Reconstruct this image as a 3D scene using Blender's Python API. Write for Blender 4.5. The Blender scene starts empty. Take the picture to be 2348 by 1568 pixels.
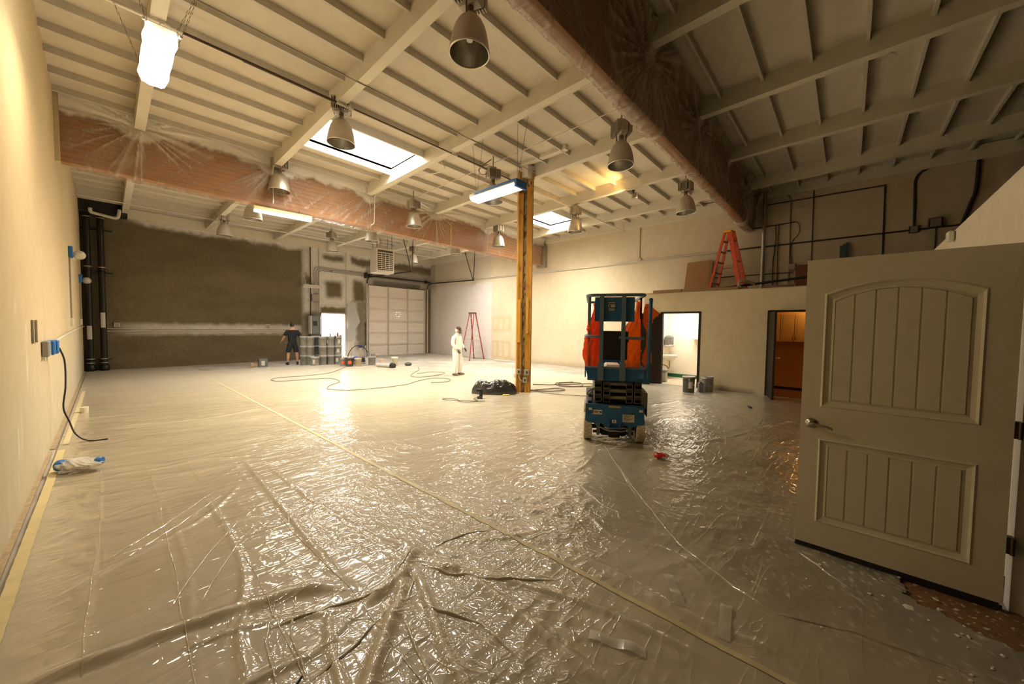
import bpy, bmesh, math, random
import numpy as np
from mathutils import Vector, Matrix
R = math.radians; PI = math.pi
SC = bpy.context.scene; COL = SC.collection
S = 1.15            # everything is laid out in survey units; the last lines bring it to metres
random.seed(7)

# ------------------------------------------------------------------ camera
cam = bpy.data.objects.new('camera', bpy.data.cameras.new('camera')); COL.objects.link(cam)
def cam_matrix(yaw, pitch, roll):
    cy, sy = math.cos(yaw), math.sin(yaw)
    f = Vector((sy, cy, 0)); r = Vector((cy, -sy, 0)); u = Vector((0, 0, 1))
    cp, sp = math.cos(pitch), math.sin(pitch)
    f2 = f*cp + u*sp; u2 = u*cp - f*sp
    cr, sr = math.cos(roll), math.sin(roll)
    r3 = r*cr + u2*sr; u3 = u2*cr - r*sr
    m = Matrix((r3, u3, -f2)).transposed().to_4x4()
    m.translation = Vector((0, 0, 1.5)); return m
cam.matrix_world = cam_matrix(.8331, -.0422, .0135)
cam.data.sensor_width = 36; cam.data.lens = 845.4/2348*36
cam.data.clip_start = .02; cam.data.clip_end = 200
SC.camera = cam
#ZOOM
# ------------------------------------------------------------------ world, view
w = bpy.data.worlds.new('sky'); SC.world = w; w.use_nodes = True
w.node_tree.nodes['Background'].inputs[0].default_value = (1.0, .97, .92, 1)
w.node_tree.nodes['Background'].inputs[1].default_value = 3.5
vs = SC.view_settings; vs.view_transform = 'Standard'; vs.look = 'None'; vs.gamma = 1
vs.use_curve_mapping = False; vs.exposure = 0.13
SC.cycles.max_bounces = 6; SC.cycles.diffuse_bounces = 3; SC.cycles.glossy_bounces = 2
SC.cycles.use_adaptive_sampling = True; SC.cycles.adaptive_threshold = .06; SC.cycles.adaptive_min_samples = 16
SC.cycles.transparent_max_bounces = 8; SC.cycles.use_denoising = True
SC.cycles.sample_clamp_indirect = 6.0; SC.cycles.caustics_reflective = False; SC.cycles.caustics_refractive = False
def light(name, kind, loc, energy, color, size=None, sizey=None, rot=(0,0,0), **k):
    l = bpy.data.lights.new(name, kind); l.energy = energy*S*S; l.color = color
    if kind == 'AREA':
        l.shape = 'RECTANGLE'; l.size = size*S; l.size_y = (sizey or size)*S; l.spread = k.get('spread', PI)
    elif kind == 'POINT': l.shadow_soft_size = (size or .1)*S
    elif kind == 'SPOT':
        l.shadow_soft_size = (size or .05)*S; l.spot_size = k['spot']; l.spot_blend = .8
    o = bpy.data.objects.new(name, l); COL.objects.link(o); o.location = Vector(loc)*S; o.rotation_euler = rot
    return o
WARM = (1.0, .74, .40); SOFT = (1.0, .82, .55); DAY = (1.0, .96, .90)
# daylight: skylight panes, the open exit door; the lit wash room and kitchenette
light('door_daylight', 'AREA', (6.735, 16.95, 1.0), 95, DAY, 1.0, 1.9, (R(-90), 0, 0))
for x_, y_, e_ in ((3.5,7.2,340),(9.6,7.2,225),(3.5,11.6,170),(9.6,11.6,190)):  # last two belong to the added, unseen far-bay skylights
    light('skylight_daylight', 'AREA', (x_, y_, 5.30), e_, (1.0,.91,.74) if y_ < 9 else (1.0,.93,.82), 1.8, 1.1, spread=R(128))
light('washroom_lamp', 'AREA', (10.9, 3.5, 2.20), 40, (1,.95,.86), .7, .7)
light('kitchenette_lamp', 'POINT', (11.0, .5, 2.1), 9, (1.0,.55,.16), .1)
light('flood_lamp_beam', 'SPOT', (8.50, 4.06, 4.68), 60, (1.0,.60,.20), .04, rot=Vector((-.45,.75,.30)).to_track_quat('-Z','Y').to_euler(), spot=R(120))

# ------------------------------------------------------------------ noise
_rng = np.random.RandomState(3); _P = _rng.permutation(512); _P = np.concatenate([_P, _P])
_G = _rng.rand(512)*2*np.pi
def perlin(x, y):
    x = np.asarray(x, float); y = np.asarray(y, float)
    xi = np.floor(x).astype(int); yi = np.floor(y).astype(int); xf = x-xi; yf = y-yi
    def g(a, b, dx, dy):
        h = _G[_P[(_P[a & 511]+b) & 511]]; return np.cos(h)*dx+np.sin(h)*dy
    u = xf*xf*xf*(xf*(xf*6-15)+10); v = yf*yf*yf*(yf*(yf*6-15)+10)
    a = g(xi, yi, xf, yf); b = g(xi+1, yi, xf-1, yf); c = g(xi, yi+1, xf, yf-1); d = g(xi+1, yi+1, xf-1, yf-1)
    return (a*(1-u)+b*u)*(1-v)+(c*(1-u)+d*u)*v
def fbm(x, y, o=4):
    s = 0; a = 1
    for i in range(o): s = s+a*perlin(x*2**i+13.7*i, y*2**i-7.3*i); a *= .5
    return s
def ridge(x, y, k=9): return np.exp(-k*np.abs(perlin(x, y)))
def sst(a, b, x):
    t = np.clip((x-a)/(b-a), 0, 1); return t*t*(3-2*t)
def boxm(x, y, x0, x1, y0, y1, e):
    return sst(x0-e, x0+e, x)*(1-sst(x1-e, x1+e, x))*sst(y0-e, y0+e, y)*(1-sst(y1-e, y1+e, y))

# ------------------------------------------------------------------ materials
_M = {}
def mat(name, col=(.5,.5,.5), rough=.6, metal=0, var=.0, vs_=6, bump=0, bs=30, attr=None, spec=.5, emit=0, coat=0, alpha=None, two=None, coatr=.08, stretch=None, transl=0):
    if name in _M: return _M[name]
    m = bpy.data.materials.new(name); m.use_nodes = True; nt = m.node_tree; N = nt.nodes; L = nt.links
    p = N['Principled BSDF']; p.inputs['Roughness'].default_value = rough; p.inputs['Metallic'].default_value = metal
    p.inputs['Specular IOR Level'].default_value = spec
    p.inputs['Coat Weight'].default_value = coat; p.inputs['Coat Roughness'].default_value = coatr
    tc = N.new('ShaderNodeTexCoord'); mp = N.new('ShaderNodeMapping'); L.new(tc.outputs['Object'], mp.inputs[0])
    if stretch: mp.inputs['Scale'].default_value = stretch
    if attr:
        a = N.new('ShaderNodeAttribute'); a.attribute_name = attr; src = a.outputs['Color']
    else:
        a = N.new('ShaderNodeRGB'); a.outputs[0].default_value = (*col, 1); src = a.outputs[0]
    if two:   # second colour mixed by noise
        nz = N.new('ShaderNodeTexNoise'); nz.inputs['Scale'].default_value = two[1]; nz.inputs['Detail'].default_value = 6
        L.new(mp.outputs[0], nz.inputs['Vector'])
        rp = N.new('ShaderNodeMapRange'); rp.inputs[1].default_value = two[2]; rp.inputs[2].default_value = two[3]
        L.new(nz.outputs[0], rp.inputs[0])
        mx = N.new('ShaderNodeMix'); mx.data_type = 'RGBA'; L.new(rp.outputs[0], mx.inputs[0]); L.new(src, mx.inputs[6])
        mx.inputs[7].default_value = (*two[0], 1); src = mx.outputs[2]
    if var:
        nz = N.new('ShaderNodeTexNoise'); nz.inputs['Scale'].default_value = vs_; nz.inputs['Detail'].default_value = 5; nz.inputs['Roughness'].default_value = .65
        L.new(mp.outputs[0], nz.inputs['Vector'])
        rp = N.new('ShaderNodeMapRange'); rp.inputs[1].default_value = .25; rp.inputs[2].default_value = .75
        rp.inputs[3].default_value = 1-var; rp.inputs[4].default_value = 1+var; L.new(nz.outputs[0], rp.inputs[0])
        mx = N.new('ShaderNodeVectorMath'); mx.operation = 'SCALE'; L.new(src, mx.inputs[0]); L.new(rp.outputs[0], mx.inputs['Scale']); src = mx.outputs[0]
    L.new(src, p.inputs['Base Color'])
    if bump:
        nb = N.new('ShaderNodeTexNoise'); nb.inputs['Scale'].default_value = bs; nb.inputs['Detail'].default_value = 4
        L.new(mp.outputs[0], nb.inputs['Vector'])
        b = N.new('ShaderNodeBump'); b.inputs['Strength'].default_value = bump; b.inputs['Distance'].default_value = .01
        L.new(nb.outputs[0], b.inputs['Height']); L.new(b.outputs[0], p.inputs['Normal'])
    if emit:
        p.inputs['Emission Color'].default_value = (*col, 1); p.inputs['Emission Strength'].default_value = emit
    if alpha is not None or transl:
        out = N['Material Output']; t = N.new('ShaderNodeBsdfTransparent'); x = N.new('ShaderNodeMixShader')
        if isinstance(alpha, str):
            aa = N.new('ShaderNodeAttribute'); aa.attribute_name = alpha; L.new(aa.outputs['Fac'], x.inputs[0])
        else: x.inputs[0].default_value = alpha if alpha is not None else 1
        sh = p.outputs[0]
        if transl:
            tr = N.new('ShaderNodeBsdfTranslucent'); L.new(src, tr.inputs[0]); y = N.new('ShaderNodeMixShader'); y.inputs[0].default_value = transl
            L.new(p.outputs[0], y.inputs[1]); L.new(tr.outputs[0], y.inputs[2]); sh = y.outputs[0]
        L.new(t.outputs[0], x.inputs[1]); L.new(sh, x.inputs[2]); L.new(x.outputs[0], out.inputs[0])
    _M[name] = m; return m

# ------------------------------------------------------------------ mesh builder
class MB:
    def __init__(s): s.v = []; s.f = []; s.M = Matrix(); s.sm = False; s.smooth = []
    def add(s, vs, fs, smooth=False):
        n = len(s.v); s.v += [tuple(s.M @ Vector(p)) for p in vs]; s.f += [tuple(i+n for i in f) for f in fs]; s.smooth += [smooth]*len(fs); return s
    def box(s, x0, x1, y0, y1, z0, z1, b=0):
        if b <= 0:
            return s.add([(x,y,z) for x in (x0,x1) for y in (y0,y1) for z in (z0,z1)],
                         [(0,1,3,2),(4,6,7,5),(0,4,5,1),(2,3,7,6),(0,2,6,4),(1,5,7,3)])
        b = min(b, (x1-x0)*.49, (y1-y0)*.49, (z1-z0)*.49)
        bm = bmesh.new(); r = bmesh.ops.create_cube(bm, size=1)
        for v in bm.verts: v.co = Vector(((x0+x1)/2+v.co.x*(x1-x0), (y0+y1)/2+v.co.y*(y1-y0), (z0+z1)/2+v.co.z*(z1-z0)))
        bmesh.ops.bevel(bm, geom=list(bm.edges), offset=b, segments=1, affect='EDGES', profile=.7)
        return s.bm(bm)
    def bm(s, bm, smooth=False):
        bm.verts.index_update(); s.add([v.co.copy() for v in bm.verts], [[v.index for v in f.verts] for f in bm.faces], smooth); bm.free(); return s
    def lathe(s, prof, n=20, c=(0,0,0), axis='z', cap=True, smooth=True, a0=0, a1=2*PI):
        vs = []; fs = []; full = abs(a1-a0-2*PI) < 1e-6; m = n if full else n+1
        for r, z in prof:
            for i in range(m):
                a = a0+(a1-a0)*i/n; p = (r*math.cos(a), r*math.sin(a), z)
                if axis == 'x': p = (p[2], p[0], p[1])
                if axis == 'y': p = (p[0], p[2], p[1])
                vs.append((p[0]+c[0], p[1]+c[1], p[2]+c[2]))
        for k in range(len(prof)-1):
            for i in range(n):
                j = (i+1) % m; fs.append((k*m+i, k*m+j, (k+1)*m+j, (k+1)*m+i))
        s.add(vs, fs, smooth)
        if cap and full:
            n0 = len(s.v)-len(vs)
            s.f.append(tuple(n0+i for i in reversed(range(m)))); s.smooth.append(False)
            s.f.append(tuple(n0+(len(prof)-1)*m+i for i in range(m))); s.smooth.append(False)
        return s
    def cyl(s, a, b, r, r2=None, n=10, cap=True):
        return s.tube([a, b], [r, r if r2 is None else r2], n, cap)
    def tube(s, pts, r, n=8, cap=True, smooth=True):
        pts = [Vector(p) for p in pts]; m = len(pts); rs = r if isinstance(r, (list, tuple)) else [r]*m
        vs = []; prev = None
        for i, p in enumerate(pts):
            t = (pts[min(i+1, m-1)]-pts[max(i-1, 0)]).normalized()
            if prev is None:
                up = Vector((0,0,1)) if abs(t.z) < .9 else Vector((1,0,0)); nx = t.cross(up).normalized()
            else:
                nx = (prev-t*prev.dot(t)).normalized()
            prev = nx; ny = t.cross(nx)
            for k in range(n):
                a = 2*PI*k/n+PI/n; vs.append(p+nx*math.cos(a)*rs[i]+ny*math.sin(a)*rs[i])
        fs = [(i*n+k, i*n+(k+1)%n, (i+1)*n+(k+1)%n, (i+1)*n+k) for i in range(m-1) for k in range(n)]
        s.add(vs, fs, smooth and n > 4)
        if cap: s.add(vs[:n], [tuple(reversed(range(n)))]); s.add(vs[-n:], [tuple(range(n))])
        return s
    def bar(s, a, b, w, h, up=(0,0,1)):
        a = Vector(a); b = Vector(b); t = (b-a).normalized(); x = t.cross(Vector(up)).normalized(); y = x.cross(t)
        vs = [p+x*sx*w/2+y*sy*h/2 for p in (a, b) for sx, sy in ((-1,-1),(1,-1),(1,1),(-1,1))]
        return s.add(vs, [(3,2,1,0),(4,5,6,7),(0,1,5,4),(1,2,6,5),(2,3,7,6),(3,0,4,7)])
    def prism(s, poly, z0, z1, plane='xy'):
        n = len(poly); vs = [(x,y,z0) for x,y in poly]+[(x,y,z1) for x,y in poly]
        if plane == 'xz': vs = [(x,z,y) for x,y,z in vs]
        if plane == 'yz': vs = [(z,x,y) for x,y,z in vs]
        return s.add(vs, [tuple(reversed(range(n))), tuple(range(n,2*n))]+[(i,(i+1)%n,n+(i+1)%n,n+i) for i in range(n)])
    def ball(s, c, r, sx=1, sy=1, sz=1, u=14, v=9):
        prof = [(max(1e-4, math.sin(PI*i/v)), -math.cos(PI*i/v)) for i in range(v+1)]
        M0 = s.M; s.M = M0 @ Matrix.Translation(c) @ Matrix.Diagonal((r*sx, r*sy, r*sz, 1))
        s.lathe(prof, u, cap=False); s.M = M0; return s
    def mesh(s, name):
        me = bpy.data.meshes.new(name); me.from_pydata(s.v, [], s.f); me.polygons.foreach_set('use_smooth', s.smooth); me.update()
        bm = bmesh.new(); bm.from_mesh(me); bmesh.ops.recalc_face_normals(bm, faces=bm.faces); bm.to_mesh(me); bm.free()
        return me
    def build(s, name, m, parent=None, **k): return link(name, s.mesh(name), m, parent, **k)
def link(name, me, m, parent=None, label=None, cat=None, group=None, kind=None, loc=None, rz=None, rot=None):
    o = bpy.data.objects.new(name, me); COL.objects.link(o)
    if m is not None and len(me.materials) == 0: me.materials.append(m)
    if parent: o.parent = parent
    if loc is not None: o.location = loc
    if rz is not None: o.rotation_euler = (0, 0, rz)
    if rot is not None: o.rotation_euler = rot
    return tag(o, label, cat, group, kind)
def tag(o, label=None, cat=None, group=None, kind=None):
    for k, v in (('label', label), ('category', cat), ('group', group), ('kind', kind)):
        if v: o[k] = v
    return o
def thing(name, label, cat, loc=(0,0,0), rz=0, group=None):
    o = bpy.data.objects.new(name, None); COL.objects.link(o); o.location = loc; o.rotation_euler = (0,0,rz)
    o.empty_display_size = .1; return tag(o, label, cat, group)
def copy_tree(o, parent=None, **k):
    kids = [x for x in o.children]
    c = o.copy(); COL.objects.link(c); c.parent = parent
    for kk in ('loc', 'rz', 'label'):
        if kk in k:
            if kk == 'loc': c.location = k['loc']
            elif kk == 'rz': c.rotation_euler = (0,0,k['rz'])
            else: c['label'] = k['label']
    for ch in kids: copy_tree(ch, c)
    return c
def setattr_f(me, name, vals):
    a = me.attributes.new(name, 'FLOAT', 'POINT'); a.data.foreach_set('value', np.asarray(vals, dtype=np.float32).ravel())
def setattr_c(me, name, rgb):
    a = me.attributes.new(name, 'FLOAT_COLOR', 'POINT'); n = len(me.vertices)
    c = np.ones((n, 4), np.float32); c[:, :3] = np.asarray(rgb).reshape(n, 3); a.data.foreach_set('color', c.ravel())
def grid_mesh(name, P, keep=None, smooth=True):
    """P: (nu,nv,3) array"""
    nu, nv = P.shape[:2]; idx = np.arange(nu*nv).reshape(nu, nv)
    q = np.stack([idx[:-1,:-1], idx[1:,:-1], idx[1:,1:], idx[:-1,1:]], -1)
    if keep is not None: q = q[keep]
    q = q.reshape(-1, 4)
    me = bpy.data.meshes.new(name); me.vertices.add(nu*nv); me.vertices.foreach_set('co', P.reshape(-1).astype(np.float32))
    me.loops.add(q.size); me.loops.foreach_set('vertex_index', q.reshape(-1).astype(np.int32))
    me.polygons.add(len(q)); me.polygons.foreach_set('loop_start', (np.arange(len(q))*4).astype(np.int32))
    me.polygons.foreach_set('use_smooth', np.full(len(q), smooth)); me.update(calc_edges=True); return me
def lines(a, b, step, extra=()):
    n = max(2, int(round((b-a)/step))+1); v = list(np.linspace(a, b, n))+list(extra)
    v = sorted(set(round(x, 4) for x in v if a-1e-6 <= x <= b+1e-6)); return np.array(v)
def arc(c, r, a0, a1, n, pl='xy'):
    out = []
    for i in range(n+1):
        a = a0+(a1-a0)*i/n; x, y = r*math.cos(a), r*math.sin(a)
        out.append({'xy':(c[0]+x, c[1]+y, c[2]), 'xz':(c[0]+x, c[1], c[2]+y), 'yz':(c[0], c[1]+x, c[2]+y)}[pl])
    return out
def spline(pts, n=8):
    P = [Vector(p) for p in pts]; P = [P[0]*2-P[1]]+P+[P[-1]*2-P[-2]]; out = []
    for i in range(1, len(P)-2):
        for k in range(n):
            t = k/n; a, b, c, d = P[i-1:i+3]
            out.append(.5*((2*b)+(c-a)*t+(2*a-5*b+4*c-d)*t*t+(3*b-a-3*c+d)*t**3))
    return out+[P[-2]]
# ================================================================== SETTING
XL, XR, YB, YF = -.47, 11.87, 16.8, -6.0
def deck(y): return 5.01+.022*(9.16-y) if y < 9.16 else 5.01
def pur(y): return deck(y)-.27
cream = (.66, .525, .315)
# floor
MB().box(XL-.3, XR+.3, YF-.2, YB+1.6, -.12, 0).build('floor', mat('bare_concrete', (.33,.29,.235), .75, var=.22, vs_=2.2, bump=.25, bs=18, two=((.46,.42,.36), .9, .45, .7)), kind='structure')
# ---- walls as painted grids
def wall(name, u, z, xyz, colf, holes, m, ):
    U, Z = np.meshgrid(u, z, indexing='ij'); P = xyz(U, Z)
    uc = (u[:-1]+u[1:])/2; zc = (z[:-1]+z[1:])/2; A, B = np.meshgrid(uc, zc, indexing='ij')
    keep = np.ones(A.shape, bool)
    for (a0,a1,b0,b1) in holes: keep &= ~((A>a0)&(A<a1)&(B>b0)&(B<b1))
    me = grid_mesh(name, P, keep, False); setattr_c(me, 'paint', colf(U, Z))
    return link(name, me, m, kind='structure')
def mixc(a, b, t): return np.asarray(a)*(1-t[..., None])+np.asarray(b)*t[..., None]
# back wall: unpainted dark concrete with white overspray round the ceiling, pipes and doors
grime = (.125,.100,.058); spray = (.72,.68,.61)
def backcol(X, Z):
    n = fbm(X*1.3, Z*1.3, 4)*.28; n2 = fbm(X*5, Z*5, 3)*.10
    top = sst(4.47, 4.68, Z+n*.35+n2*.6-.02*np.sin(X*2.1))
    top *= sst(.2, .9, X+n)
    band = boxm(X, Z+n2*.5, .1, 5.45, 1.08, 1.42, .09)*(.75+.5*n)*sst(-.1, .9, X)
    r1 = boxm(X+n2*.4, Z, 5.52, 8.25, -.5, 5.2, .10)
    dk = np.maximum.reduce([boxm(X+n*.3, Z+n*.3, 6.42, 7.12, 2.62, 3.42, .14), boxm(X+n*.3, Z+n*.3, 7.62, 8.2, 2.5, 3.55, .14), boxm(X+n2, Z+n*.5, 7.5, 8.6, 4.22, 4.62, .12),
        boxm(X+n*.2, Z+n*.4, 6.3, 7.2, 4.2, 4.5, .12), boxm(X, Z+n2, 6.2, 7.3, 1.95, 2.25, .08), boxm(X+n2, Z, 7.75, 8.25, .3, 2.6, .16)*.85,
        boxm(X+n2, Z+n, 5.55, 5.85, 3.1, 3.6, .12), boxm(X+n2, Z, 5.5, 6.25, -.5, 2.0, .15)*.9, boxm(X+n2, Z, 5.5, 5.72, -.5, 5, .05)*.3])
    r1 = r1*(1-dk)*1.05
    over = boxm(X, Z+n*.3, 8.2, 11.9, 3.42, 4.2, .12)*.45
    edge = boxm(X+n2*.3, Z, 11.5, 12, -.5, 3.5, .05)*.06
    w_ = np.clip(np.maximum.reduce([top, band, r1, over, edge]), 0, 1)
    base = mixc(grime, (.185,.148,.088), np.clip(.5+fbm(X*.5, Z*1.2, 3)*.8+(.25-.0*Z), 0, 1))
    dark_strip = boxm(X+n*.4, Z+n2*.4, 8.6, 11.2, 3.36, 3.62, .07)[..., None]*.75  # darker strip just above the loading door
    return mixc(base, spray, w_)*(1-dark_strip*.8)
xs = lines(XL, XR, .045, (6.23, 7.24, 8.34, 11.52)); zs = lines(0, 5.1, .045, (1.95, 3.36))
M_wall = mat('block_wall_paint', rough=.85, attr='paint', var=.16, vs_=14, bump=.35, bs=60, spec=.25)
wb = wall('wall_back', xs, zs, lambda U, Z: np.stack([U, U*0+YB, Z], -1), backcol, [(6.23,7.24,0,1.95),(8.34,11.52,0,3.36)], M_wall)
# reveals of the exit door and of the loading door
mb = MB()
for x0, x1, zt in ((6.23,7.24,1.95),(8.34,11.52,3.36)):
    mb.box(x0-.004, x0, YB, YB+.2, 0, zt); mb.box(x1, x1+.004, YB, YB+.2, 0, zt); mb.box(x0, x1, YB, YB+.2, zt, zt+.004)
mb.build('reveal', mat('grey_block', (.36,.33,.28), .8, var=.1), wb)
# concrete paving outside the exit door
MB().box(2, 12, YB+.2, YB+9, -.12, -.02).build('floor_outside', mat('paving', (.6,.58,.53), .8, var=.1), kind='structure')
# left wall, with the small step where the furring ends
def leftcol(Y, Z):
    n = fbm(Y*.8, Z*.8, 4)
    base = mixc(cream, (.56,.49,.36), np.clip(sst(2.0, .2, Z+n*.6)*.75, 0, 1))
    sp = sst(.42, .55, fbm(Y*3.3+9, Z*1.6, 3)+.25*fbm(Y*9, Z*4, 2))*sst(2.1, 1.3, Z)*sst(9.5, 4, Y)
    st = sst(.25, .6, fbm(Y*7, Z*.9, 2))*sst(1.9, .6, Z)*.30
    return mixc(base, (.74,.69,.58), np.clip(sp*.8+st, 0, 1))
ML = mat('painted_drywall', rough=.8, attr='paint', var=.06, vs_=5, bump=.12, bs=80, spec=.25)
def lx(Y): return np.where(Y > 6.72, XL, XL-.003)
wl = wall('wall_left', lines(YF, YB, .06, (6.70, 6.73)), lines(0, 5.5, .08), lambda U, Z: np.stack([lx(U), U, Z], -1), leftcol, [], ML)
# exposed strip of hardboard and tape line at the foot of the left wall, broken base edge
MB().box(XL-.02, XL+.028, -2, 6.6, 0, .018).box(XL-.02, XL+.04, 6.75, 16.6, 0, .014).build('trim_1', mat('old_wood_sill', (.38,.28,.16), .8, var=.3, vs_=20), kind='structure')
# right wall: cream, white primed board near the corner, filler patches, darker block above the office
def rightcol(Y, Z):
    n = fbm(Y*.6, Z*.6, 3)
    base = mixc((.74,.62,.455), (.67,.565,.41), np.clip(.5+n, 0, 1))
    grey = boxm(Y, Z, 12.1, 17, 3.55, 6, .03); base = mixc(base, (.62,.56,.46), grey*.6)
    prim = boxm(Y, Z+.0*Y, 12.07, 16.9, -.5, 3.5, .02); base = mixc(base, (.72,.66,.62), prim)
    mud = np.zeros_like(Y)
    for (z0, z1) in ((.06,.86),(1.26,1.96)):
        fr = boxm(Y, Z, 10.85, 12.02, z0, z1, .04)
        for yc in (11.15, 11.5, 11.85): fr = fr-.85*boxm(Y+.03*fbm(Y*4,Z*4,2), Z, yc-.11, yc+.11, z0+.12, z1-.10, .04)
        mud = np.maximum(mud, fr)
    base = mixc(base, (.62,.50,.31), np.clip(mud, 0, 1)*.9)
    upper_tone = sst(3.6, 1.2, Y+n)*sst(2.3, 3.0, Z); base = mixc(base, (.50,.41,.27), upper_tone*.25)  # darker tone high on the near end of the wall
    foot_tone = sst(.25, .0, Z+.1*n)*.5; base = mixc(base, (.35,.26,.16), foot_tone*sst(12, 10, Y))  # darker towards the foot of the wall
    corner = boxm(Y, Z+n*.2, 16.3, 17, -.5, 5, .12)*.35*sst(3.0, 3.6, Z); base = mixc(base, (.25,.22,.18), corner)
    return base
wall('wall_right', lines(YF, YB, .07), lines(0, 5.5, .07), lambda U, Z: np.stack([U*0+XR, U, Z], -1), rightcol, [], ML)
MB().box(XL-.2, XR+.2, YF-.1, YF, 0, 5.6).build('wall_front', mat('dark_block', (.10,.085,.06), .85, var=.08), kind='structure')
# ---- roof
M_roof = mat('sprayed_plywood', (.68,.605,.49), .85, var=.07, vs_=3.5, bump=.25, bs=45, two=((.42,.36,.28), 16, .70, .78), spec=.2)
M_beam = mat('white_painted_timber', (.74,.675,.54), .75, var=.06, vs_=4, bump=.15, bs=30, stretch=(1,1,1), spec=.25)
sky = [(2.53,4.47,6.58,7.86), (8.66,10.57,6.66,7.86), (2.53,4.47,10.95,12.2), (8.66,10.57,10.95,12.2)]  # last two are unseen, added to brighten the far bay
mb = MB()
xsr = [XL-.2, 2.53, 4.47, 8.66, 10.57, XR+.2]; ysr = [YF-.1, 6.58, 6.66, 7.86, 9.16, 10.95, 12.2, YB+.1]
for i in range(5):
    for j in range(7):
        x0,x1,y0,y1 = xsr[i],xsr[i+1],ysr[j],ysr[j+1]; cx,cy = (x0+x1)/2,(y0+y1)/2
        if any(a<cx<b and c<cy<d for a,b,c,d in sky): continue
        mb.add([(x0,y0,deck(y0)),(x1,y0,deck(y0)),(x1,y1,deck(y1)),(x0,y1,deck(y1)),(x0,y0,deck(y0)+.05),(x1,y0,deck(y0)+.05),(x1,y1,deck(y1)+.05),(x0,y1,deck(y1)+.05)],
               [(0,1,2,3),(4,7,6,5),(0,4,5,1),(1,5,6,2),(2,6,7,3),(3,7,4,0)])
ceil = mb.build('ceiling', M_roof, kind='structure')
PX = [.42, 2.42, 4.48, 6.51, 8.55, 10.58]
BAYS = [(YF, 1.94), (2.14, 9.0), (9.36, 16.66)]
for bi, (y0, y1) in enumerate(BAYS):
    ym = MB(); n = 1
    a, b = (0, y0, pur(y0)), (0, y1, pur(y1))
    ym.add([(-.03,y0,pur(y0)),(.1,y0,pur(y0)),(.1,y0,deck(y0)),(-.03,y0,deck(y0)),(-.03,y1,pur(y1)),(.1,y1,pur(y1)),(.1,y1,deck(y1)),(-.03,y1,deck(y1))],
           [(0,3,2,1),(4,5,6,7),(0,1,5,4),(1,2,6,5),(2,3,7,6),(3,0,4,7)])
    me = ym.mesh('purlin'); me.materials.append(M_beam)
    for x in PX: link('purlin', me, M_beam, ceil, loc=(x, 0, 0))
spans = [(XL, .42), (.52, 2.42), (2.52, 4.48), (4.58, 6.51), (6.61, 8.55), (8.65, 10.58), (10.68, XR)]
jm = []
M_joist = mat('white_painted_joist', (.64,.585,.49), .8, var=.08, vs_=6, spec=.2)
for a, b in spans:
    me = MB().box(a, b, -.018, .018, -.092, 0).mesh('joist'); me.materials.append(M_joist); jm.append(me)
rows = [1.6-.55*k for k in range(9)]+[2.68+.5655*k for k in range(12)]+[9.75+.5655*k for k in range(12)]
for y in rows:
    for k, me in enumerate(jm):
        a, b = spans[k]
        if y < -.9 and k < 3: continue
        if any(s0-.1 < (a+b)/2 < s1+.1 and s2-.03 < y < s3+.03 for s0,s1,s2,s3 in sky): continue
        link('joist', me, M_joist, ceil, loc=(0, y, deck(y)))
# ledgers along the right and back walls
lb = MB().box(XR-.09, XR, 2.14, 9.0, pur(5.6)-.02, pur(5.6)+.3).box(XR-.09, XR, 9.36, YB, 4.72, 5.0).box(XR-.09, XR, YF, 1.94, pur(0)+.02, pur(0)+.3)
lb.build('ledger', M_beam, ceil)
MB().box(.52, XR, YB-.09, YB, 4.70, 5.0).build('ledger', M_beam, ceil)
# ---- skylights: curb and white pane, daylight above; the far pair is added
for k, (a, b, c, d) in enumerate(sky):
    t = MB(); h = .33; zz = deck(c+.6)
    t.box(a-.04, a, c-.04, d+.04, zz-.10, zz+h).box(b, b+.04, c-.04, d+.04, zz-.10, zz+h).box(a, b, c-.04, c, zz-.13, zz+h).box(a, b, d, d+.04, zz-.13, zz+h)
    sk = t.build('window_%d' % (k+1), mat('skylight_curb', (.85,.82,.76), .7), kind='structure')
    MB().box(a, b, c, d, zz+h, zz+h+.02).build('skylight_pane', mat('acrylic_pane', (1,.97,.9), .4, emit=9), sk)
    MB().box(a, b, (c+d)/2-.012, (c+d)/2+.012, zz+h-.03, zz+h).build('glazing_bar', mat('glaze_bar', (.8,.78,.72), .5), sk)
# ---- glulam beams
M_glu = mat('glulam_timber', (.46,.215,.085), .55, var=.2, vs_=3, bump=.1, bs=12, stretch=(.25,4,9), two=((.33,.14,.07), 5, .45, .7), spec=.3)
def glulam(y0, y1, z0, z1, x0=-.42):
    root = MB().box(x0, XR-.06, y0+.01, y1-.01, z0+.01, z1).build('glulam_beam', M_glu, kind='structure')
    n = 12; h = (z1-z0)/n
    me = MB().box(x0, XR-.055, y0, y1, .003, h-.003).mesh('lamination'); me.materials.append(M_glu)
    for i in range(n): link('lamination', me, M_glu, root, loc=(0, 0, z0+i*h))
    return root
g1 = glulam(9.10, 9.28, 3.96, 5.0); MB().box(7.13,7.18,9.085,9.1,3.96,4.74).build('strap', mat('yellow_strap', (.75,.45,.12), .5), g1); g2 = glulam(1.97, 2.11, 4.15, 5.15)
# posts at the glulam ends, stub at the right wall
MB().box(-.47, -.425, 8.98, 9.12, 3.92, 4.96).build('bearing_post', mat('yellowed_paint', (.62,.50,.28), .7, var=.08), kind='structure')
MB().box(XR-.14, XR-.02, 8.95, 9.4, 3.86, 4.7).build('bearing_post', mat('grey_steel_shoe', (.30,.25,.19), .6, var=.1), kind='structure')
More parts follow.
